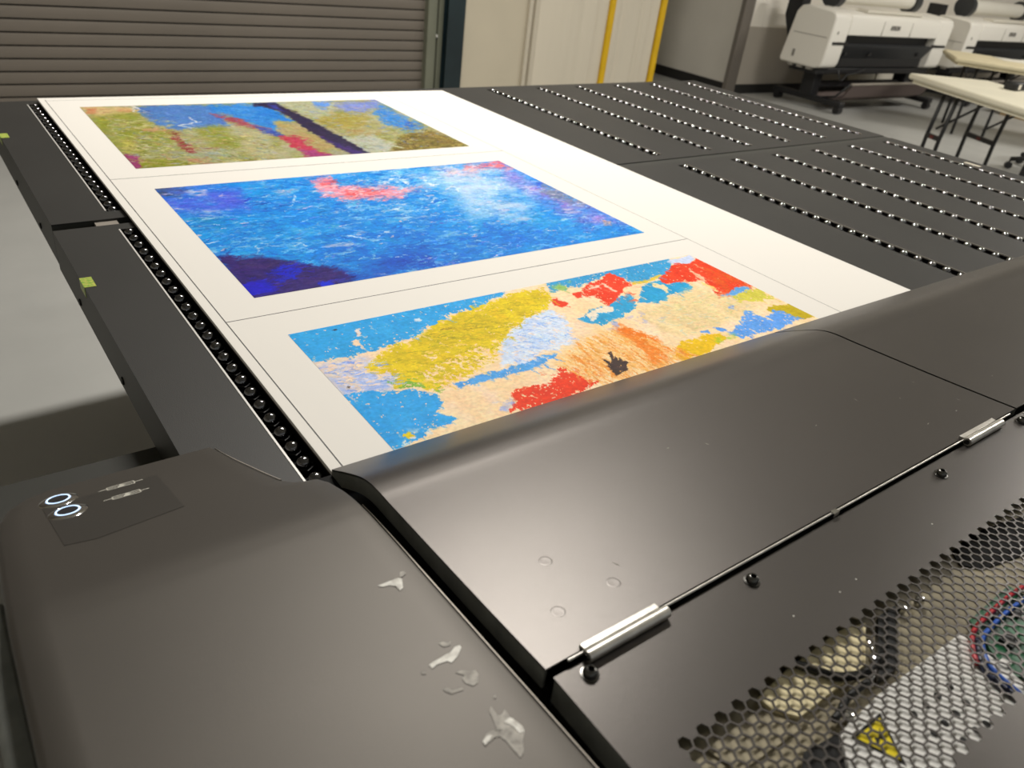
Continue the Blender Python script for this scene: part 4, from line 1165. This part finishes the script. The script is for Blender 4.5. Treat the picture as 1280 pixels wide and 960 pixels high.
# ------------------------------------------------------------------ wide plotters by the wall
def text_mesh(txt, size, m, parent, loc):
    cu = bpy.data.curves.new('lettering', 'FONT')
    cu.body = txt; cu.size = size; cu.extrude = 0.002; cu.align_x = 'CENTER'; cu.align_y = 'CENTER'
    cu.offset = 0.002
    to = bpy.data.objects.new('lettering', cu); COL.objects.link(to)
    dg = bpy.context.evaluated_depsgraph_get()
    me = bpy.data.meshes.new_from_object(to.evaluated_get(dg))
    bpy.data.objects.remove(to); bpy.data.curves.remove(cu)
    me.materials.clear(); me.materials.append(M[m])
    o = bpy.data.objects.new('lettering', me); COL.objects.link(o)
    o.parent = parent; o.location = loc; o.rotation_euler = (math.pi/2, 0, 0)
    return o
def plotter(x0, label):
    t = thing('wide_plotter', (x0+1.25, 4.35, FLOOR), label, 'plotter', 'white wide plotters by the back wall')
    L = 2.50; z0 = FLOOR
    X0, X1 = x0, x0+L
    sidep = [(4.06, -0.22), (4.055, 0.03), (4.075, 0.075), (4.13, 0.095), (4.42, 0.115), (4.50, 0.10), (4.55, 0.04), (4.62, -0.44), (4.60, -0.47), (4.16, -0.47), (4.09, -0.45), (4.07, -0.40)]
    sidep = [(a, b) for a, b in sidep][::-1]
    for a, b in ((X0, X0+0.30), (X1-0.30, X1)):
        MB().prism(sidep, 'X', a, b).build('end_unit', 'plotter', t, bevel=0.02, seg=3)
    cov_ = [(4.06, -0.125), (4.055, 0.03), (4.075, 0.075), (4.13, 0.095), (4.42, 0.115), (4.50, 0.10), (4.50, -0.125)][::-1]
    c_ = MB().prism(cov_, 'X', X0+0.302, X1-0.302).build('front_cover', 'plotter', t, bevel=0.008)
    for xx in (X0+0.95, X1-0.95):
        MB().box(xx-0.003, xx+0.003, 4.0535, 4.060, -0.12, 0.03).build('cover_seam', 'plottergrey', c_)
    MB().box(X0+0.302, X1-0.302, 4.16, 4.52, -0.46, -0.13).build('print_slot', 'plotblack', t)
    ap = [(4.075, -0.245), (4.065, -0.225), (4.10, -0.215), (4.20, -0.225), (4.30, -0.46), (4.22, -0.46)][::-1]
    a_ = MB().prism(ap, 'X', X0+0.31, X1-0.31).build('output_apron', 'plotdark', t)
    for xx in (X0+0.42, X0+0.9, X1-0.55):
        MB().box(xx, xx+0.05, 4.10, 4.125, -0.33, -0.30).build('apron_vent', 'plotblack', a_)
    for a in (X0+0.06, X1-0.33):
        MB().box(a, a+0.29, 4.052, 4.075, -0.222, -0.195).build('latch_slot', 'basebd', t)
    MB().box(X0+0.10, X0+0.112, 4.05, 4.06, -0.12, -0.09).build('indicator', 'plottergrey', t)
    # side seams on the left end
    MB().box(X0-0.002, X0+0.001, 4.10, 4.52, -0.165, -0.158).build('side_seam', 'plottergrey', t)
    MB().box(X0-0.0025, X0+0.001, 4.44, 4.47, -0.40, -0.33).build('side_badge', 'logo', t)
    for yy in (4.2, 4.32, 4.44):
        MB().box(X0+0.01, X0+0.06, yy, yy+0.06, -0.495, -0.468).build('side_foot', 'plottergrey', t)
    text_mesh('EPSON', 0.062, 'logo', c_, Vector((X0+1.20, 4.052, -0.035))-Vector(t['_base']))
    # media roll and its holders on top
    MB().cyl((X0+0.45, 4.42, 0.225), (X1-0.55, 4.42, 0.225), 0.085, 24).build('media_roll', 'paper', t, smooth=True)
    for xx in (X0+0.36, X1-0.55):
        h_ = MB().cyl((xx, 4.42, 0.225), (xx+0.10, 4.42, 0.225), 0.125, 24).build('roll_flange', 'plotdark', t, smooth=True)
        MB().box(xx+0.01, xx+0.09, 4.36, 4.48, 0.10, 0.16).build('roll_saddle', 'plotter', h_)
    MB().box(X0+0.62, X1-0.72, 4.10, 4.24, 0.095, 0.128).build('feed_tray', 'carton', t, bevel=0.006)
    MB().prism([(4.56, -0.30), (4.70, -0.02), (4.70, 0.22), (4.52, 0.22), (4.52, 0.09)][::-1], 'X', X0+0.02, X0+0.16).build('rear_bracket', 'plotblack', t)
    # stand
    MB().box(X0+0.06, X1-0.06, 4.15, 4.50, -0.535, -0.472).build('stand_rail', 'plotblack', t, bevel=0.01)
    for xx in (X0+0.22, X1-0.36):
        lg = MB().box(xx, xx+0.14, 4.24, 4.40, FLOOR+0.12, -0.535).build('stand_leg', 'plotblack', t, bevel=0.01)
        MB().box(xx+0.02, xx+0.12, 3.86, 4.76, FLOOR+0.07, FLOOR+0.13).build('stand_foot', 'plotblack', lg, bevel=0.012)
        for yy in (3.90, 4.70):
            MB().cyl((xx+0.03, yy, FLOOR+0.04), (xx+0.11, yy, FLOOR+0.04), 0.04, 14).build('caster', 'plotblack', lg, smooth=True)
    MB().box(X0+0.3, X1-0.3, 4.29, 4.35, FLOOR+0.20, FLOOR+0.26).build('cross_bar', 'plotblack', t)
    # cloth basket
    bs = [(3.88, -0.60), (3.90, -0.585), (3.97, -0.72), (4.16, -0.80), (4.40, -0.77), (4.40, -0.785), (4.15, -0.82), (3.95, -0.74)]
    b_ = MB().prism(bs, 'X', X0+0.42, X1-0.40).build('basket_cloth', 'cloth', t)
    MB().cyl((X0+0.38, 3.885, -0.59), (X1-0.30, 3.885, -0.59), 0.014, 8).build('basket_rod', 'steelrail', b_, smooth=True)
    MB().tube([(X0+0.36, 3.885, -0.59), (X0+0.33, 4.0, -0.74), (X0+0.30, 4.25, -0.80)], 0.012, 6).build('basket_arm', 'plotblack', b_, smooth='all')
    MB().tube([(X0+0.42, 4.12, -0.47), (X0+0.45, 4.10, -0.56), (X0+0.52, 4.10, -0.60), (X0+0.60, 4.10, -0.53), (X0+0.80, 4.12, -0.52), (X0+1.0, 4.14, -0.475)], 0.006, 6).build('cable', 'plotdark', t, smooth='all')
    return t
plotter(7.66, 'white wide-format plotter next to the grey wall corner, with a mauve cloth basket')
plotter(10.62, 'white wide-format plotter standing half behind the folding tables')
for x, lab_ in ((9.66, 'white carton under the plotter, against the taupe wall, with a free end'), (10.10, 'white carton under the plotter, wedged beside the stand leg')):
    tb = thing('carton', (x+0.2, 4.845, FLOOR), lab_, 'box', 'white cartons under the plotter')
    MB().box(x, x+0.40, 4.775, 4.915, FLOOR, -0.55).build('box_body', 'carton', tb, bevel=0.004)
    MB().box(x+0.005, x+0.395, 4.835, 4.855, -0.5502, -0.5495).build('tape_strip', 'walltrim', tb)

# ------------------------------------------------------------------ folding tables
def folding_table(loc, ang, Lx, Wd, h, m, label, legs):
    t = thing('folding_table', loc, label, 'table', 'folding tables', rotz=ang)
    top = MB().box(-0.0, Lx, 0, Wd, h-0.045, h).build('table_top', m, t, local=True, bevel=0.018, seg=3)
    MB().box(0.04, Lx-0.04, 0.03, Wd-0.03, h-0.07, h-0.045).build('under_rim', m, top, local=True)
    for (a0, a1, b) in legs:
        f_ = None
        for a in (a0, a1):
            lg = MB().tube([(a, b, 0.0), (a, b, h*0.45), (a+0.012, b+0.015, h-0.07)], 0.015, 8).build('leg', 'plotblack', t, local=True, smooth='all')
            f_ = lg
        MB().box(min(a0, a1), max(a0, a1), b-0.012, b+0.012, h*0.44, h*0.44+0.035).build('cross_bar', 'plotblack', t, local=True)
        MB().box((a0+a1)/2-0.02, (a0+a1)/2+0.02, b-0.016, b+0.016, h*0.445, h*0.445+0.025).build('latch', 'red', t, local=True)
        MB().tube([((a0+a1)/2, b, h*0.55), ((a0+a1)/2+0.30, b+0.10, h-0.07)], 0.009, 6).build('brace', 'plotblack', t, local=True, smooth='all')
    return t
folding_table((6.25, 2.38, FLOOR), math.radians(-115), 1.83, 0.76, 0.74, 'tabletop', 'ivory folding table with black legs, bare topped, closest to the flatbed',
              [(0.33, 0.48, 0.10), (0.17, 0.49, 0.60), (1.35, 1.60, 0.10), (1.35, 1.60, 0.60)])
rt = folding_table((8.42, 3.08, FLOOR), math.radians(-55), 1.83, 0.90, 0.74, 'tabletop2', 'buff folding table with papers on it, behind the ivory one',
              [(0.25, 0.55, 0.12), (0.25, 0.55, 0.78), (1.3, 1.6, 0.12), (1.3, 1.6, 0.78)])
def rt_pt(a, b):
    r = math.radians(-55)
    return (8.42+a*math.cos(r)-b*math.sin(r), 3.08+a*math.sin(r)+b*math.cos(r))
for (a, b, sx, sy, rz, lab_) in ((0.55, 0.50, 0.42, 0.30, 0.2, 'loose white paper sheet lying on the buff table'),):
    x, y = rt_pt(a, b)
    pm_ = MB()
    n = 10; vs = []; fs = []
    for i in range(n+1):
        u = i/n
        for v in (0, 1):
            vs.append((u*sx, v*sy, 0.004+0.05*max(0, u-0.5)**2*2))
    for i in range(n): fs.append((2*i, 2*i+2, 2*i+3, 2*i+1))
    vs += [(p_[0], p_[1], p_[2]-0.003) for p_ in vs]
    k = 2*(n+1)
    fs += [tuple(k+q for q in f)[::-1] for f in fs]
    fs += [(2*i, k+2*i, k+2*i+2, 2*i+2) for i in range(n)] + [(2*i+1, 2*i+3, k+2*i+3, k+2*i+1) for i in range(n)]
    pm_.add(vs, fs)
    o = pm_.build('paper_sheet', 'paper', smooth=True)
    o.location = (x, y, FLOOR+0.74); o.rotation_euler = (0, 0, math.radians(-55)+rz)
    tag(o, lab_, 'paper')
# black case with a white label on the ivory table
r_ = math.radians(-115)
def nt_pt(a, b):
    return (6.25+a*math.cos(r_)-b*math.sin(r_), 2.38+a*math.sin(r_)+b*math.cos(r_))
cx_, cy_ = nt_pt(0.42, 0.64)
tc_ = thing('tool_case', (cx_, cy_, FLOOR+0.74), 'small black case with a white label on the ivory table', 'case')
MB().box(cx_-0.09, cx_+0.09, cy_-0.05, cy_+0.05, FLOOR+0.74, FLOOR+0.80).build('case_body', 'plotblack', tc_, bevel=0.012)
MB().box(cx_-0.06, cx_-0.02, cy_-0.0515, cy_-0.0495, FLOOR+0.752, FLOOR+0.788).build('case_label', 'carton', tc_)
tb = thing('cardboard_box', (11.15, 3.30, FLOOR), 'brown cardboard box on the floor beneath the folding tables', 'box')
MB().box(10.95, 11.35, 3.12, 3.46, FLOOR, FLOOR+0.26).build('box_body', 'card', tb)
for y_, s_ in ((3.12, -1), (3.46, 1)):
    f = MB().add([(10.95, y_, FLOOR+0.26), (11.35, y_, FLOOR+0.26), (11.35, y_+s_*0.09, FLOOR+0.20), (10.95, y_+s_*0.09, FLOOR+0.20),
                  (10.95, y_, FLOOR+0.264), (11.35, y_, FLOOR+0.264), (11.35, y_+s_*0.092, FLOOR+0.204), (10.95, y_+s_*0.092, FLOOR+0.204)],
                 [(0, 1, 2, 3), (4, 5, 6, 7), (0, 1, 5, 4), (1, 2, 6, 5), (2, 3, 7, 6), (3, 0, 4, 7)])
    f.build('box_flap', 'card', tb)
# star base of a rolling stool at the edge of the picture
sx_, sy_ = 7.05, 1.35
q = onz(1258, 197, FLOOR+0.09)
q2 = onz(1312, 205, FLOOR+0.09)
sx_, sy_ = float(q2[0]), float(q2[1])
R0 = float(np.hypot(q[0]-q2[0], q[1]-q2[1])); a0 = math.atan2(q[1]-q2[1], q[0]-q2[0])
R0 = min(R0, 0.34)
st = thing('rolling_stool', (sx_, sy_, FLOOR), 'black star-shaped base of a rolling stool on the grey floor by the folding table', 'stool')
for k in range(5):
    a = a0+k*2*math.pi/5
    ex, ey = sx_+R0*math.cos(a), sy_+R0*math.sin(a)
    ar = MB().tube([(sx_, sy_, FLOOR+0.13), (sx_+0.5*(ex-sx_), sy_+0.5*(ey-sy_), FLOOR+0.115), (ex, ey, FLOOR+0.085)], 0.020, 8).build('star_arm', 'plotblack', st, smooth='all')
    MB().cyl((ex-0.02*math.sin(a), ey+0.02*math.cos(a), FLOOR+0.03), (ex+0.02*math.sin(a), ey-0.02*math.cos(a), FLOOR+0.03), 0.030, 12).build('caster', 'plotblack', ar, smooth=True)
    MB().cyl((ex, ey, FLOOR+0.04), (ex, ey, FLOOR+0.085), 0.008, 8).build('caster_stem', 'plotblack', ar, smooth=True)
MB().cyl((sx_, sy_, FLOOR+0.10), (sx_, sy_, FLOOR+0.45), 0.025, 12).build('column', 'plotblack', st, smooth=True)
MB().lathe((sx_, sy_, FLOOR+0.45), (0, 0, 1), [(0.10, 0), (0.17, 0.01), (0.18, 0.03), (0.17, 0.055), (0.0, 0.065)], 24).build('seat', 'plotblack', st, smooth=True)

for o in list(COL.objects):
    if '_base' in o: del o['_base']
